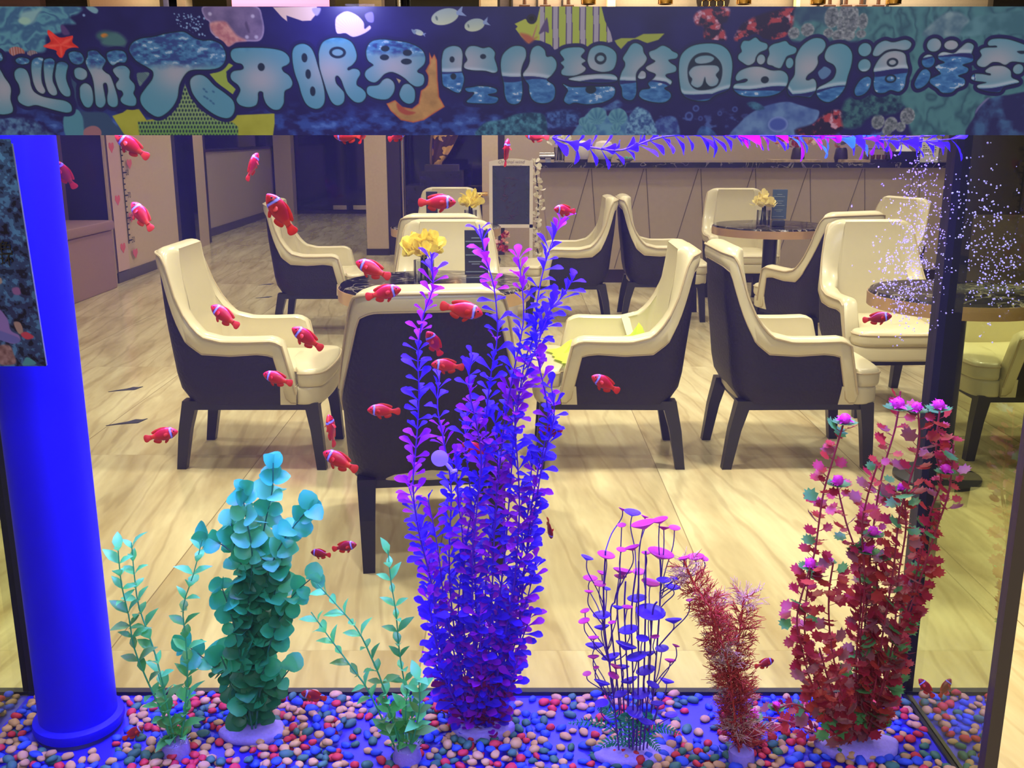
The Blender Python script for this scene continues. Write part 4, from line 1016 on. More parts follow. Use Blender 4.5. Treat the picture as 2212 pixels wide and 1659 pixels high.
# teal round leaved plant
TL = [mat('teal_leaf', (52, 186, 140), .4, trans=.4), mat('sea_green_leaf', (34, 128, 84), .42, trans=.4), mat('light_teal_leaf', (92, 208, 160), .4, trans=.4)]
TS = mat('dark_teal_stem', (30, 104, 96), .5)
t, o = plant('round_leaf_plant', (548, 1590), 'dense teal plastic plant with round leaves, second from the left')
rock_base(t, .042, .027, .013, PLAS, 4)
TP = [[(590, 1000), (588, 1060), (575, 1120), (562, 1200), (555, 1320), (550, 1450), (548, 1575)], [(525, 1040), (528, 1100), (545, 1200), (535, 1330), (540, 1450), (546, 1575)],
      [(668, 1100), (640, 1130), (605, 1180), (575, 1260), (560, 1400), (552, 1575)], [(440, 1160), (482, 1178), (525, 1225), (540, 1320), (545, 1575)],
      [(672, 1250), (630, 1290), (590, 1370), (565, 1470), (552, 1575)], [(478, 1265), (500, 1330), (520, 1420), (545, 1575)], [(405, 1395), (450, 1430), (500, 1480), (545, 1575)],
      [(630, 1440), (600, 1480), (570, 1530), (550, 1575)], [(500, 1130), (515, 1240), (530, 1380), (546, 1575)], [(610, 1200), (590, 1300), (570, 1430), (550, 1575)], [(560, 1340), (556, 1450), (550, 1575)], [(470, 1400), (500, 1470), (545, 1575)]]
for k, s_ in enumerate(TP):
    P = strand3(s_, o.y + random.uniform(-.01, .01), random.uniform(-.03, .03), o)
    leafy_stem(t, P, .0013, .0175, 'round', .0235, .0245, TL, TS, 500 + k, per=3, ang=62, taper=.05, start=.10, curl=.3, face=.6, colf=lambda i, q, rr: (2 if rr.random() < .5 else 0) if q > .72 else (1 if rr.random() < .7 else 0))

# lily cap plant
t, o = plant('cap_plant', (1366, 1632), 'purple plant of thin stalks with flat mushroom like caps')
rock_base(t, .050, .028, .010, PLAS, 2)
CM = mat('magenta_cap', (206, 50, 170), .4, trans=.3); CB_ = mat('blue_violet_cap', (90, 50, 240), .4, trans=.3); CST = mat('dark_purple_stalk', (70, 26, 150), .45)
caps = [(1345, 1100, 9), (1366, 1108, 17), (1393, 1116, 8), (1390, 1133, 24), (1425, 1124, 17), (1434, 1140, 12), (1457, 1141, 12), (1343, 1135, 9), (1342, 1188, 10), (1366, 1183, 15), (1395, 1195, 9), (1427, 1197, 27), (1268, 1205, 13), (1309, 1200, 18),
        (1345, 1234, 20), (1380, 1236, 13), (1340, 1246, 13), (1405, 1260, 19), (1434, 1254, 15), (1457, 1250, 9), (1453, 1269, 16), (1478, 1206, 12), (1502, 1204, 18), (1520, 1207, 10), (1275, 1250, 15), (1300, 1238, 10), (1295, 1262, 13), (1310, 1272, 9), (1272, 1278, 9),
        (1376, 1294, 20), (1335, 1312, 12), (1300, 1330, 18), (1264, 1320, 10), (1262, 1342, 12), (1300, 1355, 16), (1358, 1362, 20), (1405, 1325, 30), (1355, 1312, 11), (1455, 1340, 17), (1490, 1297, 8), (1282, 1378, 11), (1285, 1395, 20), (1322, 1345, 8), (1352, 1395, 22), (1388, 1380, 13), (1415, 1376, 9),
        (1430, 1402, 14), (1460, 1395, 8), (1448, 1427, 12), (1282, 1419, 12), (1320, 1420, 20), (1288, 1442, 6), (1268, 1456, 9), (1300, 1475, 17), (1330, 1440, 12), (1376, 1420, 22), (1402, 1412, 14), (1440, 1471, 16), (1345, 1441, 14), (1395, 1450, 20), (1360, 1470, 18), (1325, 1460, 12), (1410, 1480, 14), (1385, 1500, 20), (1340, 1500, 16), (1300, 1520, 14), (1420, 1520, 14), (1370, 1540, 18), (1450, 1545, 14), (1320, 1550, 16), (1395, 1560, 16), (1355, 1580, 14)]
feet = []
for k in range(9):
    x = 1308 + 15 * k; P = strand3([(x + 6 * math.sin(k * 2), 1190 + 22 * ((k * 5) % 6)), (x - 4, 1330), (x + (1366 - x) * .25, 1480), (x + (1366 - x) * .5, 1620)], o.y + random.uniform(-.012, .012), random.uniform(-.02, .02), o)
    feet.append((MB().tube(P, .0011, 6).build('stem', CST, t), P))
rr = random.Random(8)
for (x, y, r) in caps:
    if y < 1210 and x < 1300 or x > 1470: yj = 80
    else: yj = rr.uniform(40, 110)
    rw = r * 1.15 / FPX * 1.13; dep = o.y + rr.uniform(-.028, .028)
    p = Q(x, y, dep) - o
    st, P = min(feet, key=lambda f_: min(abs((q - p).x) + (0 if q.z < p.z - .02 else 9) for q in f_[1]))
    cand = [q for q in P if q.z < p.z - .025 - rr.uniform(0, .03)] or [P[2]]
    a = cand[-1]; h = p.z - a.z
    b = MB(); b.tube(smooth_path([a, a + Vector(((p.x - a.x) * .45 + .002 * rr.uniform(-1, 1), (p.y - a.y) * .6, h * .35)), Vector((p.x + .002 * rr.uniform(-1, 1), p.y, a.z + h * .72)), p - Vector((0, 0, rw * .2))], 4), .0007, 5)
    s1 = b.build('stalk', CST, t)
    tl = Matrix.Rotation(rr.uniform(-.35, .35), 3, 'Y') @ Matrix.Rotation(rr.uniform(-.35, .15), 3, 'X')
    cp = MB(); n = 16
    prof = [(.12, -.42), (.5, -.20), (.85, .0), (1.0, .14), (.96, .19), (.55, .12), (.05, .06)]
    cp.loft([[p + tl @ Vector((rw * q * math.cos(2 * PI * j / n), rw * q * math.sin(2 * PI * j / n), rw * z * .9)) for j in range(n)] for q, z in prof])
    cp.build('cap', CM if (y < 1265 or r < 13) and rr.random() < .85 else CB_, s1)
FERN = mat('fern_green', (44, 150, 124), .5, trans=.3)
for k, (x, y) in enumerate(((1228, 1562), (1290, 1530), (1268, 1640), (1340, 1545), (1408, 1545), (1470, 1585), (1425, 1622), (1380, 1560))):
    tip = Q(x, y, o.y - .02 + .01 * (k % 3)) - o; b = MB(); P = smooth_path([Vector((0, 0, .012)), tip * .5 + Vector((0, 0, .022)), tip], 8)
    b.tube(P, .0006, 4)
    for i in range(2, len(P)):
        tt_, a, b_ = frame_at(P, i); q = i / len(P); L_ = .0085 * math.sin(PI * min(1, q * .9 + .12)) + .001
        for sg in (-1, 1): leaf(b, P[i], b_ * sg * .9 + tt_ * .5 if abs(b_.z) > .5 else a * sg * .9 + tt_ * .5, Vector((0, -.6, 1)), L_, L_ * .34, 'oval', .1)
    b.build('fern_frond', FERN, t, angle=180)

# feathery coral coloured plant
t, o = plant('feathery_plant', (1600, 1648), 'feathery coral pink plastic plant left of the red leafy plant')
MB().lathe([(.015, 0), (.017, .006), (.015, .018), (.010, .021)], 20).build('plaster_base', PLAS, t)
FC = [mat('coral_needles', (214, 72, 66), .5, trans=.3), mat('pale_pink_needles', (232, 190, 178), .5, trans=.4), mat('rose_needles', (176, 44, 80), .5, trans=.3)]
FS = [[(1478, 1212), (1500, 1262), (1532, 1312), (1560, 1390), (1577, 1460), (1588, 1560), (1598, 1635)], [(1607, 1288), (1600, 1350), (1592, 1420), (1600, 1500), (1600, 1635)], [(1535, 1290), (1540, 1350), (1560, 1430), (1578, 1500), (1596, 1635)],
      [(1640, 1560), (1625, 1590), (1602, 1635)]]
for k, s_ in enumerate(FS):
    P = strand3(s_, o.y + .008 * (k - 1), .01 * k, o); rr = random.Random(600 + k)
    st = MB().tube(P, .0013, 6).build('stem', FC[0], t)
    N_ = resample(P, .0105); lf = MB()
    for i, p in enumerate(N_):
        q = i / (len(N_) - 1); tt_, a, b_ = frame_at(N_, i)
        if q < .1: continue
        pale = (noise.noise(Vector((q * 5 + k * 2.2, 1, k))) > .22 or q > .93)
        for c_ in range(12):
            f_ = rr.uniform(0, 6.28); od = (a * math.cos(f_) + b_ * math.sin(f_)); d = (tt_ * rr.uniform(.1, .8) + od).normalized(); L_ = .0205 * rr.uniform(.75, 1.1)
            mi = 1 if pale and rr.random() < .8 else (2 if q < .35 and rr.random() < .6 else 0)
            mid_ = p + d * L_ * .5; lf.tube([p, mid_], [.0006, .0005], 3, mi)
            for z_ in range(7):
                e = (d + Vector((rr.uniform(-.8, .8), rr.uniform(-.8, .8), rr.uniform(-.8, .8)))).normalized()
                lf.tube([p + d * L_ * (.25 + .12 * z_), p + d * L_ * (.25 + .12 * z_) + e * L_ * .5], [.0005, .0003], 3, mi)
    lf.build('needle_leaves', FC, st, angle=180)

# red lobed leaf plant with magenta flowers
t, o = plant('red_flowering_plant', (1852, 1622), 'large red leafy plastic plant with magenta flowers on the right')
rock_base(t, .052, .030, .013, PLAS, 6)
RL = [mat('crimson_leaf', (176, 34, 62), .45, trans=.35), mat('red_orange_leaf', (190, 58, 50), .45, trans=.35), mat('mint_edge_leaf', (92, 168, 96), .45, trans=.35), mat('grey_rose_leaf', (160, 92, 100), .45, trans=.35)]
RS = mat('red_stem', (150, 40, 66), .5)
RP = [[(1822, 915), (1800, 990), (1778, 1070), (1762, 1180), (1748, 1250), (1738, 1340), (1748, 1430), (1790, 1520), (1840, 1610)], [(1808, 1048), (1828, 1130), (1850, 1200), (1860, 1300), (1850, 1420), (1850, 1610)],
      [(1945, 845), (1935, 920), (1912, 1000), (1895, 1080), (1882, 1180), (1872, 1300), (1862, 1450), (1855, 1610)], [(1983, 890), (1985, 960), (1962, 1050), (1942, 1120), (1930, 1230), (1910, 1350), (1890, 1480), (1862, 1610)],
      [(2030, 885), (2022, 970), (2032, 1040), (2012, 1100), (1992, 1180), (1970, 1280), (1932, 1400), (1900, 1500), (1868, 1610)], [(1895, 1005), (1872, 1080), (1862, 1150), (1868, 1260), (1858, 1400), (1852, 1610)],
      [(1750, 1225), (1722, 1330), (1732, 1400), (1760, 1490), (1830, 1600)], [(1950, 1060), (1957, 1140), (1940, 1250), (1930, 1380), (1900, 1500), (1862, 1610)], [(1675, 1532), (1720, 1522), (1775, 1560), (1840, 1612)],
      [(1800, 1215), (1790, 1300), (1800, 1420), (1845, 1600)], [(2060, 960), (2050, 1060), (2020, 1150), (1985, 1260), (1950, 1360), (1870, 1600)], [(1885, 1165), (1895, 1260), (1885, 1380), (1860, 1600)], [(1950, 1400), (1920, 1490), (1865, 1600)], [(1770, 1400), (1800, 1500), (1850, 1605)],
      [(1625, 1548), (1690, 1555), (1770, 1585), (1840, 1612)]]
FLW = mat('magenta_blossom', (250, 60, 225), .45, trans=.3)
def blossom(parent, p, r, seed):
    b = MB(); rr = random.Random(seed)
    for k in range(26):
        a = rr.uniform(0, 6.28); el = rr.uniform(.05, 1.35); d = Vector((math.cos(a) * math.cos(el), math.sin(a) * math.cos(el), math.sin(el)))
        leaf(b, p, d, Vector((rr.uniform(-1, 1), rr.uniform(-1, 1), 1)), r * rr.uniform(.8, 1.15), r * .42, 'oval', .3)
    b.ell(p + Vector((0, 0, r * .3)), (r * .62, r * .62, r * .62), 10, 8)
    b.build('flower', FLW, parent, angle=180)
    b = MB()
    for k in range(5):
        a = 2 * PI * k / 5 + seed; d = Vector((math.cos(a), math.sin(a), .25)); lobed(b, p - Vector((0, 0, r * .45)), d, Vector((0, 0, 1)), r * 1.6)
    b.build('flower_bract', RL[2], parent, angle=180)
for k, s_ in enumerate(RP):
    Yd = o.y + random.uniform(-.01, .01); dy = random.uniform(-.03, .03)
    P = strand3(s_, Yd, dy, o); rr = random.Random(700 + k)
    st = MB().tube(P, .0011, 6).build('stem', RS, t); N_ = resample(P, .0112); lf = MB()
    for i, p in enumerate(N_):
        q = i / (len(N_) - 1); tt_, a, b_ = frame_at(N_, i)
        if q < .04: continue
        for c_ in range(3 if q < .6 else 2):
            f_ = rr.uniform(0, 6.28); od = a * math.cos(f_) + b_ * math.sin(f_); d = (tt_ * rr.uniform(.1, .7) + od).normalized(); L_ = .0135 * rr.uniform(.75, 1.25)
            lf.tube([p, p + d * L_ * .55], .0004, 3, 0); mi = 2 if rr.random() < .10 else (3 if rr.random() < .14 else (1 if rr.random() < .3 else 0))
            nn = (tt_ * 1.0 - od * .5 + Vector((rr.uniform(-.4, .4), -.6, rr.uniform(-.2, .4)))).normalized()
            lobed(lf, p + d * L_ * .5, (d + Vector((rr.uniform(-.3, .3), 0, rr.uniform(-.3, .3)))), nn, L_ * (1.25 if mi >= 2 else 1.0), mi)
    lf.build('leaves', RL, st, angle=180)
fl = [(1825, 910, 15), (1940, 878, 17), (1980, 885, 14), (2028, 880, 15), (1810, 1043, 15), (1947, 1056, 11), (2043, 1017, 13), (1886, 1152, 14), (1874, 1188, 15), (1750, 1222, 15), (1790, 1212, 10), (1626, 1546, 14), (1677, 1527, 11)]
for k, (x, y, r) in enumerate(fl): blossom(t, Q(x, y, o.y - .012 + .006 * (k % 3)) - o, r * 1.3 / FPX * 1.13, 800 + k)
# ------------------------------------------------------------------ clownfish
FB = mat('clownfish_body', (220, 40, 30), .35, attr=True, spec=.5); FF = mat('clownfish_fin', (216, 60, 32), .45, trans=.45); FT = mat('pale_orange_fin', (226, 70, 48), .45, trans=.5)
EYEM = mat('fish_eye', (16, 8, 20), .15)
def build_fish(dark, name):
    root = empty(name, (0, 0, 0), cat='fish', group='red clownfish swimming in the aquarium')
    b = MB(); nx, na = 34, 20
    xs = [(-.5 + .80 * i / (nx - 1)) for i in range(nx)]     # nose at +.5 -> peduncle
    rings = []; cols = []
    for i in range(nx):
        s = i / (nx - 1) * .80                                # 0 nose .. .80
        hh = interp(s, [0, .02, .06, .13, .22, .34, .46, .60, .70, .76, .80], [.012, .045, .085, .135, .172, .19, .182, .135, .085, .062, .062])
        ww = interp(s, [0, .02, .06, .13, .22, .34, .46, .60, .80], [.01, .035, .058, .08, .092, .09, .075, .05, .012])
        zc = interp(s, [0, .1, .3, .8], [-.01, .004, .008, .0])
        ring = []
        for j in range(na):
            a = 2 * PI * j / na; ring.append((.5 - s, ww * math.cos(a), zc + hh * math.sin(a)))
            up = math.sin(a); bandx = .205 - .02 * up + .012 * math.sin(up * 3)
            red = np.array(lin((198, 22, 32))); ora = np.array(lin((224, 72, 26))); dk = np.array(lin((96, 16, 34))); wh_lamp_tint = np.array(lin((150, 146, 244))); bk = np.array(lin((30, 10, 30)))  # band white has the blue lamp's tint put into its colour
            c = red * (1 - max(0, -up) * .6) + ora * max(0, -up) * .6
            c = c * (1 - .35 * max(0, math.exp(-((s - .45) / .16) ** 2) * (.7 + .3 * up))) + dk * .35 * max(0, math.exp(-((s - .45) / .16) ** 2) * (.7 + .3 * up))
            if s > .66: c = c * .5 + ora * .5
            if dark: c = c * .45 + dk * .55
            d_ = abs(s - bandx)
            if d_ < .026: c = wh_lamp_tint
            elif d_ < .036: c = bk
            cols.append(c)
        rings.append(ring)
    b.loft(rings); o = b.build('body', FB, root, angle=180); vcol(o, cols)
    def fin(nm, pts, th=.006, m=FF, y0=0.0, rot=None, n=1):
        P = smooth_path([(x, 0, z) for x, z in pts], 4, closed=True); b = MB()
        cx = sum(p.x for p in P) / len(P); cz = sum(p.z for p in P) / len(P)
        b.loft([[(cx + (p.x - cx) * q, y, cz + (p.z - cz) * q) for p in P] for q, y in ((.94, -th / 2), (1, 0), (.94, th / 2))])
        o = b.build(nm, m, root, angle=180); o.location = (0, y0, 0)
        if rot:
            o.rotation_euler = rot
        return o
    fin('tail_fin', [(-.27, .055), (-.34, .08), (-.42, .115), (-.48, .10), (-.505, .05), (-.51, 0), (-.505, -.05), (-.48, -.10), (-.42, -.115), (-.34, -.08), (-.27, -.055)], m=FT)
    fin('dorsal_fin', [(.26, .155), (.18, .205), (.06, .225), (-.04, .215), (-.14, .195), (-.25, .15), (-.25, .10), (-.19, .085), (0, .15), (.15, .16)])
    fin('anal_fin', [(-.02, -.16), (-.06, -.225), (-.16, -.215), (-.25, -.15), (-.22, -.08), (-.1, -.12)])
    fin('pelvic_fin', [(.20, -.15), (.16, -.22), (.08, -.27), (.05, -.23), (.10, -.17)], y0=.01)
    for sg in (-1, 1):
        o = fin('pectoral_fin', [(0, .02), (-.06, .055), (-.13, .04), (-.15, -.01), (-.12, -.06), (-.05, -.05), (0, -.02)], m=FF, rot=(0, 0, -sg * .7)); o.location = (.22, sg * .082, -.02)
        b = MB(); b.ell((0, 0, 0), (.024, .012, .024), 12, 8); e = b.build('eye', EYEM, root); e.location = (.5 - .115, sg * .066, .035)
    return root
pf = [build_fish(False, 'clownfish'), build_fish(True, 'clownfish')]
used = [False, False]
FISH = [ # x, y, length px, heading deg on screen, turn toward viewer, depth, dark, label
 (285, 316, 78, 143, 15, 1.12, 0, 'clownfish diving just under the banner over the beige column with the notice'),
 (140, 377, 62, 118, 30, 1.20, 0, 'clownfish half hidden behind the right edge of the blue pipe, tail showing'),
 (307, 467, 76, 127, 10, 1.10, 0, 'clownfish head up beside the height chart, pale tail tip'),
 (545, 360, 58, 72, 55, 1.12, 0, 'clownfish swimming up and away in front of the dark glass partition'),
 (607, 462, 98, 121, 15, 1.07, 0, 'large clownfish over the top of the rear left armchair'),
 (752, 293, 66, 176, 20, 1.10, 0, 'clownfish cut by the banner edge, left of the small bright one'),
 (786, 290, 40, 60, 60, 1.08, 0, 'small bright clownfish turned to us under the banner'),
 (858, 292, 48, 20, 35, 1.10, 0, 'clownfish mostly hidden by the banner in front of the far column'),
 (944, 437, 82, 0, 8, 1.09, 0, 'bright clownfish facing right across the farthest centre armchair'),
 (1094, 330, 52, 84, 62, 1.12, 0, 'clownfish pointing straight up above the chalkboard stand'),
 (1160, 294, 52, 170, 25, 1.12, 0, 'clownfish at the banner edge beside the white flower vase'),
 (1220, 454, 48, 176, 30, 1.10, 0, 'clownfish just above the tallest violet sprig'),
 (806, 582, 82, 156, 8, 1.09, 0, 'clownfish over the left edge of the near table, upper of two'),
 (828, 633, 80, 13, 8, 1.10, 0, 'clownfish facing right below the table edge, lower of two'),
 (997, 669, 94, -11, 6, 1.07, 0, 'large clownfish facing right across the cream band of the nearest chair'),
 (938, 742, 60, 116, 30, 1.14, 0, 'clownfish partly hidden behind the leftmost violet sprig'),
 (967, 790, 70, 173, 12, 1.10, 0, 'plump clownfish facing left against the dark nearest chair back'),
 (486, 683, 76, 143, 8, 1.10, 0, 'clownfish in front of the left armchair backrest'),
 (664, 731, 78, 143, 8, 1.10, 0, 'clownfish above the seat of the left front armchair'),
 (600, 818, 68, 162, 8, 1.10, 0, 'clownfish in front of the arm front of the left armchair'),
 (829, 887, 70, 176, 8, 1.10, 0, 'clownfish facing left low on the dark nearest chair back'),
 (348, 940, 72, 13, 8, 1.11, 0, 'clownfish facing right on its own over the floor beside the pipe'),
 (716, 930, 66, 96, 55, 1.12, 0, 'thin looking clownfish standing upright between the left and nearest chairs'),
 (735, 996, 84, 153, 8, 1.09, 0, 'clownfish below the upright one, facing left over the chair leg'),
 (1308, 829, 70, 150, 8, 1.10, 0, 'clownfish against the dark side of the chair with the lime cloth'),
 (1190, 929, 50, 4, 30, 1.14, 0, 'clownfish peeking out right of the purple plant'),
 (1028, 972, 66, 152, 8, 1.18, 0, 'clownfish deep inside the purple plant behind the suction cup'),
 (1187, 1141, 46, -80, 55, 1.15, 1, 'small orange clownfish pointing down over open floor right of the purple plant'),
 (744, 1181, 56, 14, 10, 1.12, 1, 'clownfish facing right, right one of the tail to tail pair'),
 (693, 1196, 46, 176, 18, 1.13, 1, 'clownfish facing left, left one of the tail to tail pair'),
 (1895, 687, 58, 10, 15, 1.10, 1, 'dark red clownfish above the seat of the right armchair, below the bubbles'),
 (1651, 1433, 46, 12, 18, 1.14, 1, 'dark clownfish between the feathery plant and the red plant'),
 (2001, 1486, 46, 128, 15, 1.14, 1, 'dark clownfish beside the right tank wall near the gravel'),
 (288, 1583, 48, 30, 12, 1.12, 1, 'dark red clownfish low over the gravel against the pipe flange'),
 (678, 1503, 56, 160, 12, 1.17, 1, 'dark clownfish near the gravel right of the round leaf plant'),
 (600, 1300, 40, 88, 25, 1.19, 1, 'clownfish mostly hidden behind the round leaf plant'),
]
for (x, y, ln, hd, turn, dep, dk, lab) in FISH:
    p = Q(x, y, dep); L_ = ln / FPX * (dep * _c + (EYE - p.z) * _s) / math.cos(R(min(turn, 30)))
    if not used[dk]: o = pf[dk]; used[dk] = True
    else: o = copy_tree(pf[dk])
    a = R(hd); flip = math.cos(a) < 0
    # body x axis along the heading, belly kept downward
    M_ = Matrix.Rotation(R(turn if turn <= 50 else 15) * (1 if not flip else -1) * (1 if (x // 7) % 2 else -1), 4, 'Z')
    if flip: B = Matrix.Rotation(PI, 4, 'Z'); tilt = Matrix.Rotation(-(PI - a) * -1, 4, 'Y')
    else: B = Matrix.Identity(4); tilt = Matrix.Rotation(-a, 4, 'Y')
    if flip: M_ = Matrix.Rotation((PI - a), 4, 'Y') @ B @ M_
    else: M_ = tilt @ M_
    M_ = Matrix.Translation(p) @ Matrix.Rotation(-PITCH * .6, 4, 'X') @ M_ @ Matrix.Scale(L_, 4)
    o.matrix_world = M_ @ Matrix.Rotation(R(68 if turn > 50 else 0), 4, 'X'); o['label'] = lab
# ------------------------------------------------------------------ printed art as fine colour meshes
def vnoise(x, y, s, seed=0, octs=4):
    out = np.zeros_like(x); amp = 1; tot = 0
    for o in range(octs):
        fx = x / s * 2 ** o + seed * 17.3; fy = y / s * 2 ** o + seed * 9.1
        ix = np.floor(fx).astype(np.int64); iy = np.floor(fy).astype(np.int64); tx = fx - ix; ty = fy - iy
        tx = tx * tx * (3 - 2 * tx); ty = ty * ty * (3 - 2 * ty)
        def h(a, b):
            q = (a * 374761393 + b * 668265263 + seed * 1442695 + o * 977) & 0x7fffffff
            q = ((q ^ (q >> 13)) * 1274126177) & 0x7fffffff
            return ((q ^ (q >> 16)) & 0xffff) / 65535.0
        out += amp * ((h(ix, iy) * (1 - tx) + h(ix + 1, iy) * tx) * (1 - ty) + (h(ix, iy + 1) * (1 - tx) + h(ix + 1, iy + 1) * tx) * ty)
        tot += amp; amp *= .5
    return out / tot
class Canvas:
    def __init__(s, x0, x1, y0, y1, step):
        s.xs = np.arange(x0, x1 + step * .5, step); s.ys = np.arange(y0, y1 + step * .5, step)
        s.X, s.Y = np.meshgrid(s.xs, s.ys); s.C = np.zeros(s.X.shape + (3,))
    def sdf(s, pts, pad, sub=5, smooth=True):
        P = np.array([(p.x, p.y) for p in smooth_path([(a, b, 0) for a, b in pts], sub, closed=True)]) if smooth else np.array(pts, float)
        i0 = np.searchsorted(s.xs, P[:, 0].min() - pad); i1 = np.searchsorted(s.xs, P[:, 0].max() + pad)
        j0 = np.searchsorted(s.ys, P[:, 1].min() - pad); j1 = np.searchsorted(s.ys, P[:, 1].max() + pad)
        if i1 <= i0 or j1 <= j0: return None
        x = s.X[j0:j1, i0:i1]; y = s.Y[j0:j1, i0:i1]; d2 = np.full(x.shape, 1e9); ins = np.zeros(x.shape, bool)
        for k in range(len(P)):
            ax, ay = P[k]; bx, by = P[(k + 1) % len(P)]; ex, ey = bx - ax, by - ay; L2 = ex * ex + ey * ey + 1e-9
            t = np.clip(((x - ax) * ex + (y - ay) * ey) / L2, 0, 1); d2 = np.minimum(d2, (x - ax - t * ex) ** 2 + (y - ay - t * ey) ** 2)
            if ay != by:
                c = ((ay > y) != (by > y)); xi = ax + (y - ay) / (by - ay) * ex; ins ^= c & (x < xi)
        d = np.sqrt(d2); return (slice(j0, j1), slice(i0, i1)), np.where(ins, -d, d), x, y
    def paint(s, sl, m, col):
        m = np.clip(m, 0, 1)[..., None]; s.C[sl] = s.C[sl] * (1 - m) + np.asarray(col) * m
    def poly(s, pts, col, soft=1.0, grow=0.0, smooth=True, fn=None):
        r = s.sdf(pts, abs(grow) + soft + 3, smooth=smooth)
        if r is None: return
        sl, d, x, y = r; m = np.clip(.5 - (d - grow) / soft, 0, 1)
        c = np.array(col, float) if fn is None else fn(x, y, d)
        s.paint(sl, m, c)
    def ellipse(s, cx, cy, rx, ry, col, soft=1.0, rot=0, fn=None):
        pts = [(cx + rx * math.cos(a) * math.cos(rot) - ry * math.sin(a) * math.sin(rot), cy + rx * math.cos(a) * math.sin(rot) + ry * math.sin(a) * math.cos(rot)) for a in [2 * PI * k / 16 for k in range(16)]]
        s.poly(pts, col, soft, fn=fn)
    def mesh(s, name, m, place, parent):
        h, w_ = s.X.shape; co = place(s.X, s.Y).reshape(-1, 3).astype(np.float32)
        idx = np.arange(h * w_).reshape(h, w_); f = np.stack([idx[:-1, :-1], idx[1:, :-1], idx[1:, 1:], idx[:-1, 1:]], -1).reshape(-1, 4).astype(np.int32)
        me = bpy.data.meshes.new(name); me.vertices.add(h * w_); me.vertices.foreach_set('co', co.ravel())
        me.loops.add(f.size); me.loops.foreach_set('vertex_index', f.ravel()); me.polygons.add(len(f)); me.polygons.foreach_set('loop_start', np.arange(0, f.size, 4, dtype=np.int32))
        me.update(); me.validate(); me.materials.append(m)
        c = s.C.reshape(-1, 3) / 255.0; c = np.where(c <= .04045, c / 12.92, ((np.clip(c, 0, 2) + .055) / 1.055) ** 2.4)
        a = me.color_attributes.new('Col', 'FLOAT_COLOR', 'POINT'); arr = np.ones((len(c), 4), np.float32); arr[:, :3] = c; a.data.foreach_set('color', arr.ravel())
        o = bpy.data.objects.new(name, me); C.objects.link(o); o.parent = parent; return o
cv = Canvas(-150, 2362, 14, 292, 1.35)
X_, Y_ = cv.X, cv.Y
n1 = vnoise(X_, Y_, 60, 1); n2 = vnoise(X_, Y_, 18, 2); n3 = vnoise(X_, Y_ * 1.6, 26, 3, 5)
cv.C[:] = np.array([31, 28, 96]) + (n1[..., None] - .5) * np.array([14, 16, 30])
A = lambda a: np.array(a, float)
# mottled blue water at the foot
m = np.clip((Y_ - 215) / 50, 0, 1) * np.clip((n3 - .42) * 5, 0, 1) * np.clip((1250 - X_) / 200, 0, 1); cv.paint(np.s_[:, :], m * .8, A([52, 84, 168]))
m = np.clip((n3 - .68) * 9, 0, 1) * np.clip((Y_ - 225) / 40, 0, 1); cv.paint(np.s_[:, :], m * .6, A([92, 130, 205]))
def swirl(x, y, d):
    q = vnoise(x + 30 * vnoise(x, y, 50, 8), y + 40 * vnoise(x, y, 70, 9), 30, 10, 3); s_ = .5 + .32 * np.sin(q * 20)
    return A([48, 84, 134]) * (1 - s_[..., None]) + A([96, 158, 176]) * s_[..., None]
def coralfn(a, b, sc=9, seed=20):
    def fn(x, y, d):
        q = np.clip((vnoise(x, y, sc, seed, 3) - .3) * 2.5, 0, 1)[..., None]; return A(a) * (1 - q) + A(b) * q
    return fn
Pc = lambda k, pts: [({1: 0, 2: 380, 3: 740, 4: 1080, 5: 1440, 6: 1812}[k] + x / 5.53, 10 + y / 5.53) for x, y in pts]
cv.poly(Pc(1, [(-900, -60), (300, -60), (1000, 20), (1010, 100), (900, 150), (960, 230), (800, 240), (780, 330), (600, 380), (560, 560), (330, 560), (60, 560), (-900, 560)]), (80, 130, 160), 6, fn=swirl)
cv.poly(Pc(1, [(330, 100), (500, 60), (590, 30), (520, 130), (450, 220), (330, 220)]), (130, 170, 180), 8)
cv.ellipse(65, 45, 13, 8, (150, 186, 176), 5); cv.ellipse(193, 33, 3, 3, (120, 150, 200), 2); cv.poly(Pc(1, [(1100, 30), (1180, 20), (1240, 60), (1220, 105), (1160, 90)]), (120, 160, 180), 3)
cv.ellipse(237, 78, 22, 12, (60, 96, 110), 9); cv.ellipse(233, 77, 8, 5, (190, 120, 60), 4); cv.poly(Pc(1, [(1250, 430), (1420, 330), (1540, 420), (1500, 500), (1280, 490)]), (70, 110, 120), 9)
cv.poly(Pc(1, [(780, 260), (820, 250), (880, 350), (800, 360)]), (84, 60, 120), 4)
for k in range(90):
    rr = random.Random(k); x, y = rr.uniform(385, 478), rr.uniform(22, 92)
    if (k % 3) == 0: x, y = rr.gauss(410, 18), rr.gauss(50, 18)
    r_ = rr.uniform(.8, 2.4); cv.ellipse(x, y, r_, r_ * rr.uniform(.6, 1.4), (130, 160, 205), 1.5)
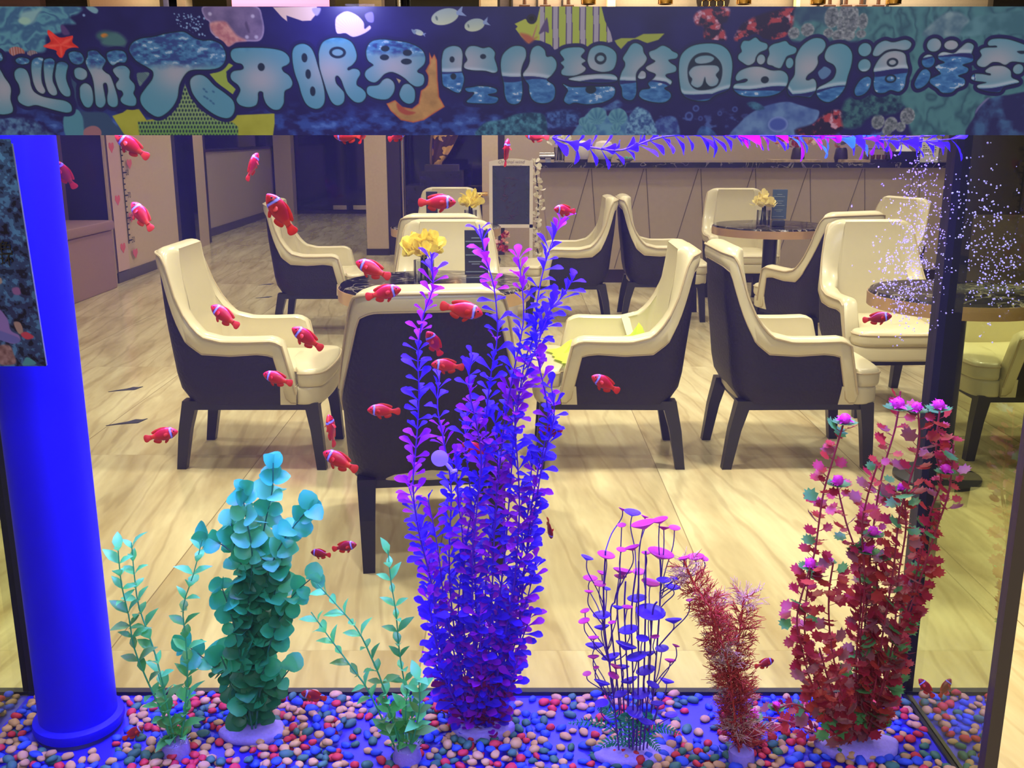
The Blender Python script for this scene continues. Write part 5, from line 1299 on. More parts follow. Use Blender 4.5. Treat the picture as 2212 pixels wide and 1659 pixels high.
# starfish and cowries
cv.poly(Pc(1, [(640, 305), (750, 390), (860, 380), (915, 375), (900, 450), (965, 520), (820, 560), (750, 640), (700, 590), (690, 545), (550, 500), (640, 440), (615, 340)]), (214, 48, 54), 1.2, fn=lambda x, y, d: A([222, 52, 54]) + (vnoise(x, y, 14, 5) - .5)[..., None] * A([70, 36, 36]))
for q in ((640, 340), (900, 400), (945, 525), (750, 620), (570, 500)): cv.poly(Pc(1, [(760, 480), ((760 + q[0]) / 2 + 14, (480 + q[1]) / 2 + 14), q, ((760 + q[0]) / 2 - 14, (480 + q[1]) / 2 - 14)]), (236, 86, 76), 4)
cv.ellipse(41, 112, 17, 11, (152, 96, 96), 1.5, .1, fn=lambda x, y, d: A([156, 96, 92]) + (np.sin(x * 1.1) > .5)[..., None] * A([26, 40, 50])); cv.ellipse(74, 116, 11, 7.5, (124, 106, 118), 1.5, fn=lambda x, y, d: A([124, 106, 118]) + (np.sin(x * 1.3) > .4)[..., None] * A([30, 36, 40]))
# lower left reef, yellow fish with netted scales
cv.poly(Pc(1, [(-900, 1330), (200, 1360), (380, 1420), (480, 1520), (480, 1600), (-900, 1600)]), (60, 90, 150), 8, fn=coralfn((36, 46, 110), (86, 124, 170)))
cv.poly(Pc(1, [(700, 1350), (860, 1250), (930, 1330), (960, 1450), (920, 1600), (720, 1600)]), (78, 134, 160), 3)
cv.poly(Pc(1, [(840, 820), (900, 950), (900, 1250), (1200, 1290), (1290, 1400), (1420, 1600), (980, 1600), (930, 1330), (860, 1100)]), (50, 74, 116), 4)
cv.poly(Pc(1, [(930, 1500), (1020, 1450), (1100, 1460), (1140, 1520), (1100, 1600), (940, 1600)]), (150, 104, 120), 2)
YF = (158, 156, 66)
cv.poly(Pc(1, [(1290, 1330), (1420, 1290), (1480, 1250), (1620, 1250), (1700, 1380), (2212, 1300), (2800, 1320), (3250, 1300), (3245, 1420), (3210, 1600), (1440, 1600)]), YF, 2, smooth=False, fn=lambda x, y, d: A([160, 160, 62]) + (n_ := (vnoise(x, y, 40, 6) - .5))[..., None] * A([30, 30, 20]))
cv.poly(Pc(2, [(400, 830), (560, 780), (640, 700), (690, 725), (600, 800), (610, 920), (700, 1010), (660, 1070), (560, 1000), (470, 920)]), (146, 164, 76), 1.5, smooth=False)
def net(x, y, d):
    u = (x + y * .12) / 7.0; v = y / 9.0; ph = np.floor(v) % 2; a = (u + ph * .5) % 1 - .5; b = v % 1 - .5
    hole = np.clip((.43 - np.sqrt((a * 1.1) ** 2 + (b * .95) ** 2)) * 6, 0, 1)[..., None]; k = np.clip((y - 250) / 40, 0, 1)[..., None]
    return (A([130, 156, 110]) * (1 - k) + A([104, 150, 84]) * k) * (1 - hole) + A([30, 50, 74]) * hole
cv.poly(Pc(2, [(95, 950), (140, 1080), (240, 1240), (420, 1370), (640, 1410), (700, 1460), (690, 1600), (-500, 1600), (-510, 1400), (-330, 1390), (-120, 1300), (20, 1160)]), (130, 156, 110), 3, smooth=False, fn=net)
cv.poly(Pc(1, [(1630, 830), (1700, 810), (1775, 810), (1770, 850), (1700, 930), (1650, 970)]), (110, 130, 130), 2, fn=lambda x, y, d: A([70, 92, 118]) + (np.sin((x - y) * 1.6) > .2)[..., None] * A([40, 46, 20]))
# jellyfish, shells, pale fish
cv.poly(Pc(2, [(380, 20), (700, -20), (1010, 20), (1070, 160), (1080, 320), (1020, 430), (870, 440), (740, 450), (650, 500), (560, 430), (450, 330), (440, 210), (390, 160)]), (116, 96, 140), 2, fn=lambda x, y, d: A([112, 96, 144]) + (vnoise(x, y, 22, 7) - .5)[..., None] * A([60, 50, 50]) + np.clip((d + 5) / 5, 0, 1)[..., None] * A([50, 50, 50]))
cv.poly(Pc(2, [(450, 220), (620, 200), (690, 280), (760, 370), (860, 430), (740, 450), (650, 500), (560, 430), (470, 330)]), (186, 124, 138), 6, fn=coralfn((170, 104, 122), (204, 146, 150), 12))
for (x, y) in ((82, 20), (93, 73), (178, 70), (173, 25), (158, 70)): cv.ellipse(380 + x, 10 + y, 4, 4, (176, 166, 206), 3)
cv.poly(Pc(2, [(880, 205), (910, 320), (890, 330), (860, 240)]), (84, 70, 116), 4)
cv.poly(Pc(2, [(1200, 30), (1720, 20), (1700, 120), (1640, 190), (1540, 195), (1440, 160), (1355, 130), (1360, 200), (1300, 150)]), (206, 178, 172), 1.5, smooth=False); cv.poly(Pc(2, [(1660, 50), (1760, 40), (1740, 110), (1700, 130)]), (150, 140, 180), 3)
cv.poly(Pc(3, [(-60, 180), (0, 110), (90, 80), (200, 130), (270, 210), (280, 290), (340, 250), (350, 290), (260, 350), (140, 385), (50, 340), (-50, 340)]), (204, 190, 224), 1.5, fn=lambda x, y, d: A([206, 184, 214]) + (np.sin(np.arctan2(y - 76, x - 770) * 40) * .5)[..., None] * A([12, 12, 12]))
cv.poly(Pc(3, [(290, 120), (380, 90), (388, 205), (320, 200)]), (120, 112, 190), 2)
def palefish(cx, cy, rx, ry, rot):
    cv.ellipse(cx, cy, rx, ry, (0, 0, 0), 1.3, rot, fn=lambda x, y, d: A([150, 168, 178]) + np.clip((y - cy) / ry * .5 + .5, 0, 1)[..., None] * A([36, 26, -8]))
    c, s_ = math.cos(rot), math.sin(rot); T = lambda a, b: (cx + a * rx * c - b * ry * s_, cy + a * rx * s_ + b * ry * c)
    cv.poly([T(.85, -.15), T(1.45, -.75), T(1.25, 0), T(1.5, .7), T(.85, .2)], (130, 150, 196), 1.3, smooth=False); cv.ellipse(*T(-.6, -.1), rx * .08, ry * .3, (96, 112, 120), 2, rot)
palefish(963, 36, 30, 17, -.28); palefish(1026, 54, 22, 13.5, -.25); palefish(906, 70, 11, 6, .35); cv.poly([(891, 63), (900, 67), (898, 74), (893, 70)], (110, 130, 160), 1.5)
# striped yellow fish
def stripes(x, y, d):
    u = (x - 1160 + (y - 20) * -.02) / 29.0; a = np.abs((u + .18) % 1 - .5); c = np.where((a < .20)[..., None], A([160, 152, 172]), A([160, 174, 74]))
    c = np.where(((a > .17) & (a < .25))[..., None], A([84, 66, 116]), c); c = np.where((x < 1166)[..., None], A([168, 176, 76]), c); return c
cv.poly(Pc(4, [(175, 230), (300, 170), (400, 230), (440, 180), (480, 0), (1190, 0), (1240, 190), (1310, 330), (1340, 440), (1200, 480), (1040, 500), (860, 480), (700, 520), (650, 540), (600, 480), (480, 430), (380, 420), (345, 465), (260, 390), (185, 290), (210, 262)]), (0, 0, 0), 1.3, smooth=False, fn=stripes)
cv.poly(Pc(4, [(240, 340), (340, 360), (400, 400), (440, 390), (345, 465), (270, 400)]), (170, 92, 74), 6); cv.ellipse(1148, 41, 11, 11, (30, 24, 60), 2); cv.ellipse(1148, 40, 5, 5, (12, 10, 24), 1.5)
cv.poly(Pc(4, [(430, 260), (440, 250), (400, 390), (385, 390)]), (170, 96, 110), 2); cv.poly(Pc(4, [(530, 200), (560, 160), (580, 330), (530, 320), (460, 350)]), (84, 66, 116), 2)
cv.poly(Pc(4, [(1360, 430), (1440, 400), (1600, 400), (1700, 350), (1950, 345), (1880, 420), (1750, 460), (1640, 420), (1520, 440), (1440, 530), (1390, 480)]), (150, 160, 74), 2, smooth=False)
# orange fish tail
cv.poly(Pc(3, [(1040, 570), (1070, 640), (1100, 590), (1130, 660), (1135, 900), (1150, 1100), (1215, 1220), (1100, 1290), (960, 1380), (830, 1410), (680, 1380), (560, 1270), (510, 1180), (620, 1140), (700, 1220), (820, 1240), (900, 1180), (930, 1030), (1010, 960), (1020, 850), (990, 790), (1040, 700)]), (0, 0, 0), 2, smooth=False, fn=lambda x, y, d: A([172, 128, 84]) + (vnoise(x, y, 16, 12) - .5)[..., None] * A([50, 40, 20]) + np.clip((d + 4) / 4, 0, 1)[..., None] * A([6, -50, -20]))
cv.poly(Pc(3, [(640, 880), (700, 900), (670, 940)]), (170, 150, 120), 1.5, smooth=False); cv.poly(Pc(3, [(640, 1180), (760, 1260), (860, 1290), (760, 1320), (660, 1270)]), (160, 72, 66), 4)
# lower reef bands
def reef(k, pts, a, b, sc, seed, soft=4): cv.poly(Pc(k, pts), a, soft, fn=coralfn(a, b, sc, seed))
reef(4, [(-200, 1420), (40, 1370), (180, 1310), (420, 1290), (540, 1330), (570, 1500), (500, 1600), (-260, 1600)], (28, 60, 100), (74, 132, 160), 8, 21)
reef(4, [(560, 1300), (760, 1260), (960, 1300), (900, 1440), (740, 1470), (600, 1400)], (30, 42, 110), (66, 100, 170), 7, 22, 8)
def fan(cx, cy, r, a=(60, 112, 150), b=(106, 160, 178)):
    def fn(x, y, d): q = np.clip(.6 - d / 9 * -.25 + .25 * np.sin(np.arctan2(y - cy, x - cx) * 12), 0, 1)[..., None]; return A(a) * (1 - q) + A(b) * q
    return fn
reef(4, [(900, 1600), (960, 1420), (1100, 1260), (1260, 1240), (1300, 1330), (1420, 1230), (1540, 1330), (1560, 1500), (1450, 1600)], (60, 104, 160), (92, 144, 178), 14, 23, 3)
for (x, y, r) in ((1170, 1330, 110), (1420, 1340, 110), (1010, 1400, 60), (1400, 1480, 60), (1080, 1500, 90)):
    px, py = 1080 + x / 5.53, 10 + y / 5.53; cv.ellipse(px, py, r / 5.53, r / 5.53 * .95, (0, 0, 0), 2, fn=fan(px, py + 12, r / 5.53))
reef(4, [(1560, 1600), (1540, 1380), (1640, 1230), (1720, 1240), (1800, 1290), (1860, 1400), (1940, 1500), (1940, 1600)], (44, 74, 140), (112, 158, 196), 6, 24)
reef(4, [(1880, 1400), (2040, 1330), (2140, 1380), (2170, 1600), (1960, 1600)], (44, 60, 140), (80, 112, 176), 9, 25)
reef(4, [(1240, 1230), (1400, 1140), (1470, 1210), (1330, 1260)], (40, 56, 130), (74, 110, 170), 8, 26, 6)
reef(5, [(820, 1600), (920, 1400), (1060, 1280), (1240, 1200), (1460, 1160), (1620, 1200), (1760, 1240), (1860, 1280), (1800, 1420), (1600, 1500), (1500, 1600)], (66, 92, 160), (100, 132, 184), 22, 27, 3)
cv.ellipse(1440 + 1370 / 5.53, 10 + 1430 / 5.53, 22, 17, (110, 132, 196), 3); cv.ellipse(1440 + 1370 / 5.53, 10 + 1430 / 5.53, 18, 13, (64, 84, 170), 4)
for (x, y, r) in ((290, 1330, 9), (370, 1240, 7), (840, 1250, 6), (430, 1360, 5), (660, 1300, 5)): cv.ellipse(1440 + x / 5.53, 10 + y / 5.53, r, r, (70, 90, 165), 3); cv.ellipse(1440 + x / 5.53, 10 + y / 5.53, r * .6, r * .6, (34, 36, 110), 3)
reef(5, [(400, 1600), (440, 1460), (560, 1480), (640, 1600)], (40, 70, 140), (70, 110, 180), 10, 28); reef(5, [(980, 1180), (1080, 1160), (1200, 1240), (1080, 1260)], (30, 60, 110), (60, 110, 150), 8, 29)
# upper right: red coral, grey sponge, teal foliage
def redc(x, y, d):
    q = vnoise(x, y, 15, 31, 5); v = np.clip((q - .44) * 7, 0, 1)[..., None]; w2 = np.clip((vnoise(x, y, 10, 32, 4) - .55) * 6, 0, 1)[..., None]
    c = A([36, 26, 72]) * (1 - v) + A([166, 62, 84]) * v; return c * (1 - w2 * v) + A([196, 150, 176]) * w2 * v
cv.poly(Pc(5, [(300, 140), (400, 60), (700, 40), (690, 200), (640, 240), (690, 420), (440, 420), (420, 270), (330, 240)]), (0, 0, 0), 6, fn=redc)
cv.poly(Pc(5, [(800, 430), (840, 280), (920, 200), (1100, 110), (1380, 40), (1520, 60), (1530, 190), (1440, 320), (1330, 420), (1100, 420)]), (0, 0, 0), 6, fn=redc)
def teal(x, y, d):
    q = vnoise(x + 26 * vnoise(x, y, 44, 33), y * .7, 40, 34, 3); s_ = (.35 + .65 * np.abs(np.sin(q * 11)))[..., None]; return A([34, 66, 96]) * (1 - s_) + A([74, 124, 138]) * s_
cv.poly([(1712, 10), (2400, 10), (2400, 300), (1985, 300), (1960, 230), (1900, 200), (1850, 90), (1700, 90)], (0, 0, 0), 8, smooth=False, fn=teal)
reef(5, [(1500, 40), (1900, 40), (1900, 260), (1780, 200), (1640, 200), (1540, 240)], (44, 70, 110), (66, 100, 124), 30, 35, 8)
def spong(k, x, y, rx, ry):
    px, py = {5: 1440, 6: 1812}[k] + x / 5.53, 10 + y / 5.53
    cv.ellipse(px, py, rx / 5.53, ry / 5.53, (0, 0, 0), 3, fn=lambda x_, y_, d: A([84, 92, 110]) + (vnoise(x_, y_, 4, 36, 2) - .3)[..., None] * A([90, 84, 80]) + np.clip(1 + d / 6, 0, 1)[..., None] * A([30, 30, 24]))
for a in ((5, 1930, 150, 90, 130), (5, 2080, 230, 90, 130), (5, 2140, 100, 100, 90), (5, 1490, 340, 70, 70), (5, 1650, 300, 80, 80), (5, 1900, 340, 60, 60), (5, 2020, 370, 80, 70), (5, 2150, 360, 70, 70), (6, 100, 200, 100, 140), (6, 240, 200, 60, 100), (6, 70, 360, 70, 60), (6, 230, 350, 60, 50), (6, 40, 80, 90, 80)): spong(*a)
for a in ((6, 520, 1400, 80, 90), (6, 680, 1430, 80, 90), (6, 870, 1330, 90, 100), (6, 640, 1500, 60, 60), (6, 800, 1460, 60, 60)): spong(*a)
cv.poly(Pc(6, [(960, 370), (1080, 200), (1230, 90), (1380, 100), (1500, 200), (1440, 350), (1300, 380)]), (100, 128, 148), 6, fn=coralfn((76, 108, 134), (124, 150, 164), 24, 37)); cv.poly(Pc(6, [(1420, 380), (1500, 200), (1700, 120), (2500, 60), (2500, 360), (1900, 340)]), (84, 134, 150), 6, fn=coralfn((60, 104, 124), (104, 150, 166), 40, 38))
cv.poly(Pc(6, [(-100, 1280), (60, 1270), (110, 1400), (90, 1500), (-100, 1600), (-350, 1600), (-480, 1500), (-260, 1420)]), (0, 0, 0), 6, fn=redc)
reef(6, [(100, 1150), (400, 1080), (700, 1100), (800, 1200), (720, 1300), (420, 1340), (300, 1460), (100, 1450)], (24, 44, 88), (60, 104, 120), 9, 39, 8)
cv.poly(Pc(6, [(1680, 1330), (1700, 1240), (1820, 1130), (2050, 1080), (2500, 1060), (2500, 1600), (1640, 1600)]), (34, 32, 92), 4, fn=lambda x, y, d: A([36, 38, 96]) + np.clip((vnoise(x, y, 30, 40) - .45) * 4, 0, 1)[..., None] * A([24, 56, 50]))
cv.poly(Pc(6, [(1790, 1130), (1835, 1115), (1740, 1220), (1690, 1300), (1700, 1240)]), (110, 110, 160), 3)
# ---------------- bubble lettering
E_ = lambda x, y, rx, ry: [(x + rx * math.cos(2 * PI * k / 10), y + ry * math.sin(2 * PI * k / 10)) for k in range(10)]
GL = [  # (crop, fill blobs, holes, islands, centre of glow)
 (1, [[(-200, 700), (-40, 720), (10, 790), (45, 870), (92, 950), (105, 1020), (85, 1130), (102, 1240), (70, 1295), (-60, 1310), (-200, 1250)], [(-120, 560), (10, 560), (48, 610), (30, 670), (-120, 690)]], [], [], (20, 1000)),
 (1, [[(205, 655), (280, 630), (360, 655), (352, 695), (280, 715), (215, 698)], [(175, 800), (240, 755), (315, 785), (345, 880), (350, 960), (380, 1040), (470, 1095), (600, 1125), (740, 1150), (805, 1200), (805, 1270), (740, 1290), (620, 1265), (480, 1225), (380, 1200), (280, 1215), (190, 1170), (175, 1110), (210, 1050), (205, 960), (170, 880)],
      [(405, 660), (460, 632), (530, 640), (515, 700), (495, 780), (485, 870), (490, 950), (515, 1030), (480, 1065), (420, 1030), (385, 940), (375, 830), (380, 730)], [(548, 660), (620, 640), (665, 680), (645, 760), (622, 850), (620, 920), (650, 1010), (650, 1070), (600, 1085), (550, 1040), (525, 930), (522, 820), (530, 720)],
      [(695, 700), (760, 682), (818, 720), (795, 800), (780, 880), (795, 960), (815, 1030), (805, 1090), (750, 1095), (700, 1050), (668, 970), (652, 860), (670, 770)]], [], [], (450, 1010)),
 (1, [[(840, 590), (900, 560), (980, 575), (1015, 640), (990, 700), (920, 715), (860, 680)], [(890, 780), (955, 750), (1030, 790), (1030, 860), (970, 900), (895, 870)], [(940, 980), (1000, 938), (1060, 970), (1082, 1050), (1075, 1160), (1030, 1225), (970, 1215), (930, 1130), (928, 1050)],
      [(1080, 560), (1170, 550), (1220, 600), (1275, 670), (1225, 760), (1260, 810), (1310, 850), (1345, 960), (1375, 1110), (1365, 1200), (1310, 1225), (1255, 1190), (1250, 1110), (1268, 1030), (1262, 950), (1238, 935), (1215, 960), (1222, 1060), (1225, 1170), (1170, 1230), (1110, 1200), (1105, 1090), (1105, 960), (1090, 850), (1050, 750), (1035, 680), (1065, 620)],
      [(1300, 580), (1400, 545), (1500, 562), (1530, 630), (1500, 690), (1420, 690), (1350, 725), (1300, 660)], [(1350, 780), (1420, 735), (1500, 735), (1550, 790), (1540, 880), (1590, 950), (1590, 1010), (1570, 1060), (1598, 1130), (1580, 1200), (1510, 1210), (1430, 1180), (1408, 1130), (1445, 1075), (1430, 1030), (1385, 1010), (1370, 950), (1412, 890), (1380, 850)]], [], [], (1200, 880)),
 (2, [[(-531, 520), (-480, 450), (-380, 405), (-230, 385), (-90, 350), (40, 330), (140, 330), (250, 400), (350, 430), (460, 430), (560, 480), (605, 580), (590, 680), (520, 750), (400, 775), (200, 780), (110, 830), (29, 960), (-11, 1120), (-101, 1250), (-241, 1340), (-351, 1300), (-441, 1200), (-451, 1100), (-381, 1000), (-290, 890), (-276, 800), (-351, 740), (-451, 680), (-521, 590)],
      [(165, 900), (220, 850), (300, 840), (370, 880), (450, 970), (570, 1060), (660, 1150), (670, 1260), (620, 1340), (540, 1355), (420, 1310), (280, 1200), (190, 1080), (160, 980)]], [], [], (0, 820)),
 (2, [[(670, 570), (720, 525), (860, 515), (1100, 520), (1270, 550), (1350, 610), (1365, 680), (1330, 720), (1270, 750), (1285, 800), (1350, 850), (1385, 930), (1360, 990), (1290, 1030), (1275, 1100), (1265, 1180), (1210, 1250), (1130, 1250), (1060, 1190), (1030, 1110), (1025, 1050), (990, 1035), (965, 1060), (960, 1130), (930, 1200), (840, 1225), (740, 1200), (700, 1140), (730, 1080), (755, 1020), (730, 960), (660, 900), (650, 840), (690, 795), (780, 780), (812, 755), (790, 710), (720, 690), (675, 640)]], [E_(1022, 745, 42, 48)], [], (1000, 890)),
 (2, [[(1405, 560), (1450, 490), (1540, 468), (1620, 510), (1665, 600), (1700, 740), (1740, 900), (1765, 1050), (1755, 1170), (1700, 1235), (1620, 1240), (1540, 1190), (1490, 1080), (1460, 950), (1420, 820), (1400, 680)],
      [(1720, 560), (1770, 450), (1880, 400), (2010, 400), (2110, 450), (2160, 560), (2160, 650), (2110, 720), (2055, 755), (2060, 785), (2120, 765), (2180, 780), (2200, 830), (2160, 900), (2155, 960), (2212, 1000), (2255, 1050), (2255, 1110), (2200, 1165), (2120, 1160), (2040, 1080), (2000, 990), (1970, 900), (1930, 850), (1900, 870), (1910, 940), (1960, 1000), (2000, 1060), (1990, 1160), (1920, 1205), (1850, 1170), (1800, 1060), (1760, 920), (1720, 760), (1715, 650)]],
     [E_(1543, 635, 35, 55), E_(1578, 830, 33, 58), E_(1623, 1035, 33, 58), E_(1940, 572, 100, 70)], [E_(1940, 572, 66, 40)], (1830, 800)),
 (3, [[(300, 520), (360, 440), (480, 415), (620, 430), (800, 460), (940, 530), (990, 620), (975, 710), (900, 780), (900, 810), (960, 840), (975, 900), (950, 960), (880, 980), (810, 945), (740, 880), (660, 830), (580, 805), (500, 830), (440, 890), (380, 930), (310, 910), (265, 850), (280, 790), (340, 745), (370, 720), (310, 670), (290, 600)],
      [(280, 1020), (310, 975), (420, 960), (480, 900), (540, 880), (600, 920), (618, 990), (590, 1070), (520, 1130), (400, 1125), (300, 1080)], [(690, 1010), (730, 955), (790, 950), (850, 1010), (860, 1090), (840, 1160), (780, 1185), (710, 1150), (672, 1080)]], [E_(517, 525, 52, 35), E_(505, 630, 55, 35), E_(780, 575, 55, 38), E_(765, 680, 65, 36)], [], (620, 760)),
 (3, [[(1190, 640), (1220, 540), (1310, 495), (1400, 510), (1435, 580), (1430, 700), (1425, 790), (1450, 880), (1430, 980), (1395, 1050), (1330, 1040), (1260, 1000), (1200, 960), (1188, 860), (1185, 740)], [(1465, 580), (1510, 505), (1590, 495), (1680, 520), (1760, 510), (1820, 570), (1815, 640), (1840, 720), (1850, 790), (1800, 815), (1700, 790), (1560, 785), (1460, 760), (1455, 710), (1490, 660)],
      [(1465, 1000), (1560, 985), (1620, 975), (1740, 980), (1835, 1010), (1830, 1050), (1740, 1070), (1760, 1090), (1850, 1110), (1850, 1150), (1800, 1180), (1640, 1180), (1480, 1165), (1540, 1100), (1570, 1050), (1490, 1040)]], [E_(1310, 655, 30, 37), E_(1323, 858, 35, 38), E_(1680, 620, 36, 30)], [], (1480, 700)),
 (4, [[(10, 700), (40, 590), (140, 505), (240, 495), (300, 530), (310, 620), (270, 720), (250, 820), (265, 950), (268, 1060), (240, 1160), (170, 1190), (90, 1160), (55, 1060), (50, 960), (20, 830)], [(360, 600), (390, 520), (460, 490), (530, 540), (555, 620), (620, 620), (670, 680), (670, 760), (620, 840), (560, 900), (640, 960), (662, 1040), (640, 1130), (560, 1175), (450, 1170), (380, 1120), (350, 1030), (345, 960), (300, 900), (275, 830), (330, 750), (355, 680)]], [], [], (330, 800)),
 (4, [[(715, 570), (790, 520), (950, 510), (1010, 550), (965, 620), (1020, 670), (975, 710), (1025, 760), (990, 810), (880, 850), (750, 840), (735, 790), (765, 745), (725, 695), (765, 655)], [(1045, 640), (1080, 530), (1180, 485), (1300, 510), (1380, 580), (1385, 690), (1340, 780), (1220, 805), (1100, 770), (1055, 710)], [(820, 890), (950, 850), (1150, 830), (1330, 830), (1400, 870), (1380, 920), (1200, 935), (980, 920)],
      [(755, 950), (850, 985), (1000, 985), (1200, 980), (1350, 980), (1382, 1030), (1350, 1110), (1220, 1170), (1040, 1190), (900, 1170), (830, 1190), (770, 1150), (790, 1080), (815, 1020)]], [E_(1198, 643, 72, 72), E_(1090, 1015, 65, 50)], [E_(1198, 643, 44, 36)], (1050, 790)),
 (4, [[(1465, 640), (1510, 560), (1560, 480), (1620, 460), (1690, 500), (1710, 570), (1750, 640), (1720, 710), (1650, 780), (1625, 850), (1635, 960), (1635, 1060), (1600, 1130), (1540, 1140), (1475, 1100), (1460, 1000), (1430, 930), (1450, 820), (1490, 740), (1490, 690)], [(1652, 850), (1690, 792), (1738, 810), (1742, 870), (1700, 888), (1658, 880)],
      [(1775, 570), (1850, 535), (1930, 490), (2010, 520), (2050, 555), (2115, 590), (2100, 640), (2010, 660), (2040, 700), (2100, 740), (2095, 800), (1990, 830), (1990, 865), (2055, 910), (2040, 960), (1970, 1000), (2040, 1050), (2050, 1110), (1980, 1165), (1850, 1165), (1720, 1130), (1670, 1080), (1700, 1020), (1800, 1000), (1775, 940), (1840, 880), (1860, 830), (1770, 790), (1745, 745), (1850, 680), (1800, 640)]], [], [], (1760, 790)),
 (5, [[(145, 750), (170, 600), (280, 500), (450, 465), (620, 480), (730, 560), (780, 700), (775, 880), (750, 1010), (600, 1080), (500, 1145), (330, 1140), (210, 1080), (165, 950)]], [[(250, 760), (290, 650), (370, 585), (490, 575), (600, 640), (660, 740), (660, 880), (610, 980), (480, 1020), (350, 1010), (270, 920)]],
     [[(335, 650), (400, 615), (500, 610), (560, 640), (520, 685), (420, 705), (350, 695)], [(270, 800), (330, 740), (450, 725), (590, 730), (628, 780), (590, 840), (625, 900), (600, 960), (530, 975), (480, 930), (460, 865), (430, 960), (370, 990), (300, 950), (310, 890), (280, 850)]], (450, 830)),
 (5, [[(870, 500), (900, 435), (970, 430), (1040, 393), (1100, 440), (1180, 470), (1180, 530), (1100, 570), (1060, 620), (1040, 690), (970, 725), (900, 690), (850, 650), (850, 600), (885, 560)], [(1205, 520), (1250, 475), (1320, 455), (1400, 435), (1450, 480), (1530, 520), (1520, 580), (1430, 615), (1400, 670), (1360, 755), (1300, 750), (1260, 730), (1200, 710), (1195, 650), (1215, 590)], E_(1120, 655, 50, 60), E_(1463, 697, 46, 63),
      [(830, 860), (880, 790), (1000, 745), (1130, 745), (1250, 785), (1380, 790), (1450, 850), (1450, 950), (1380, 1040), (1250, 1090), (1050, 1100), (900, 1080), (810, 1010), (830, 950), (940, 930), (975, 900), (940, 885), (850, 910)]], [E_(1180, 898, 48, 42)], [], (1120, 780)),
 (5, [[(1535, 620), (1600, 490), (1720, 405), (1830, 410), (1878, 480), (1850, 560), (1795, 620), (1800, 700), (1760, 780), (1690, 840), (1670, 890), (1700, 905), (1760, 885), (1798, 940), (1795, 1030), (1740, 1100), (1660, 1100), (1580, 1090), (1500, 1095), (1460, 1030), (1480, 930), (1530, 840), (1530, 720)],
      [(1875, 600), (1920, 500), (2040, 465), (2140, 500), (2200, 590), (2200, 720), (2170, 850), (2140, 1000), (2060, 1110), (1960, 1165), (1860, 1130), (1805, 1050), (1830, 990), (1920, 940), (2000, 880), (2025, 790), (1990, 720), (1900, 670)]], [], [[(1810, 815), (1850, 765), (1890, 740), (1965, 790), (1930, 860), (1860, 890)]], (1720, 760)),
 (6, [E_(290, 538, 78, 80), E_(300, 725, 75, 75), [(215, 990), (270, 900), (350, 860), (395, 900), (380, 1000), (320, 1070), (240, 1090), (210, 1050)], [(390, 570), (430, 480), (520, 430), (620, 450), (760, 420), (835, 460), (820, 520), (760, 545), (640, 530), (540, 550), (460, 610), (400, 610)],
      [(415, 770), (470, 650), (560, 570), (680, 555), (770, 590), (800, 690), (830, 780), (810, 870), (800, 980), (740, 1040), (640, 1020), (560, 1055), (470, 1045), (430, 960), (430, 850)]], [E_(632, 690, 70, 55), E_(627, 885, 70, 52)], [E_(632, 690, 42, 30), E_(627, 885, 46, 32)], (640, 640)),
 (6, [E_(1107, 482, 84, 80), E_(1310, 483, 82, 57), E_(1057, 675, 77, 78), [(930, 900), (980, 800), (1040, 770), (1095, 820), (1090, 900), (1040, 970), (960, 1005), (920, 960)],
      [(1170, 600), (1230, 565), (1350, 580), (1420, 520), (1500, 455), (1580, 490), (1565, 580), (1590, 620), (1580, 680), (1470, 720), (1540, 760), (1530, 810), (1430, 850), (1510, 890), (1515, 960), (1430, 1000), (1370, 1050), (1260, 1050), (1200, 1000), (1110, 940), (1105, 890), (1180, 850), (1220, 820), (1150, 750), (1180, 720), (1255, 690), (1180, 650)]], [], [], (1300, 480)),
 (6, [[(1745, 450), (1800, 410), (1950, 410), (2100, 450), (2240, 510), (2320, 600), (2250, 690), (2060, 680), (1980, 720), (1900, 690), (1820, 690), (1740, 745), (1660, 730), (1640, 680), (1685, 610), (1660, 550), (1720, 515), (1850, 510), (1840, 490), (1760, 490)],
      [(1755, 780), (1830, 735), (1960, 735), (2050, 790), (2075, 870), (2160, 910), (2150, 940), (2000, 980), (1950, 1040), (1820, 1040), (1690, 1000), (1680, 960), (1780, 930), (1640, 910), (1590, 880), (1620, 830), (1720, 830), (1810, 845), (1815, 825), (1760, 810)], E_(2140, 770, 62, 60)], [[(2100, 560), (2160, 550), (2260, 565), (2160, 590)]], [], (1880, 700)),
]
for (k, F, Hh, I, gc) in GL:
    for p in F: cv.poly(Pc(k, p), (30, 29, 92), 1.4, grow=8.5)
WX = [955, 1080, 1120, 1250, 1350, 1440, 1480, 1540, 1580, 1700, 1715, 1770, 1830, 1850, 1880, 1960, 1985, 2010, 2100, 2112, 2212, 2400]
WY = [152, 160, 165, 175, 170, 178, 200, 205, 190, 188, 203, 192, 186, 158, 152, 150, 125, 118, 117, 190, 180, 182]
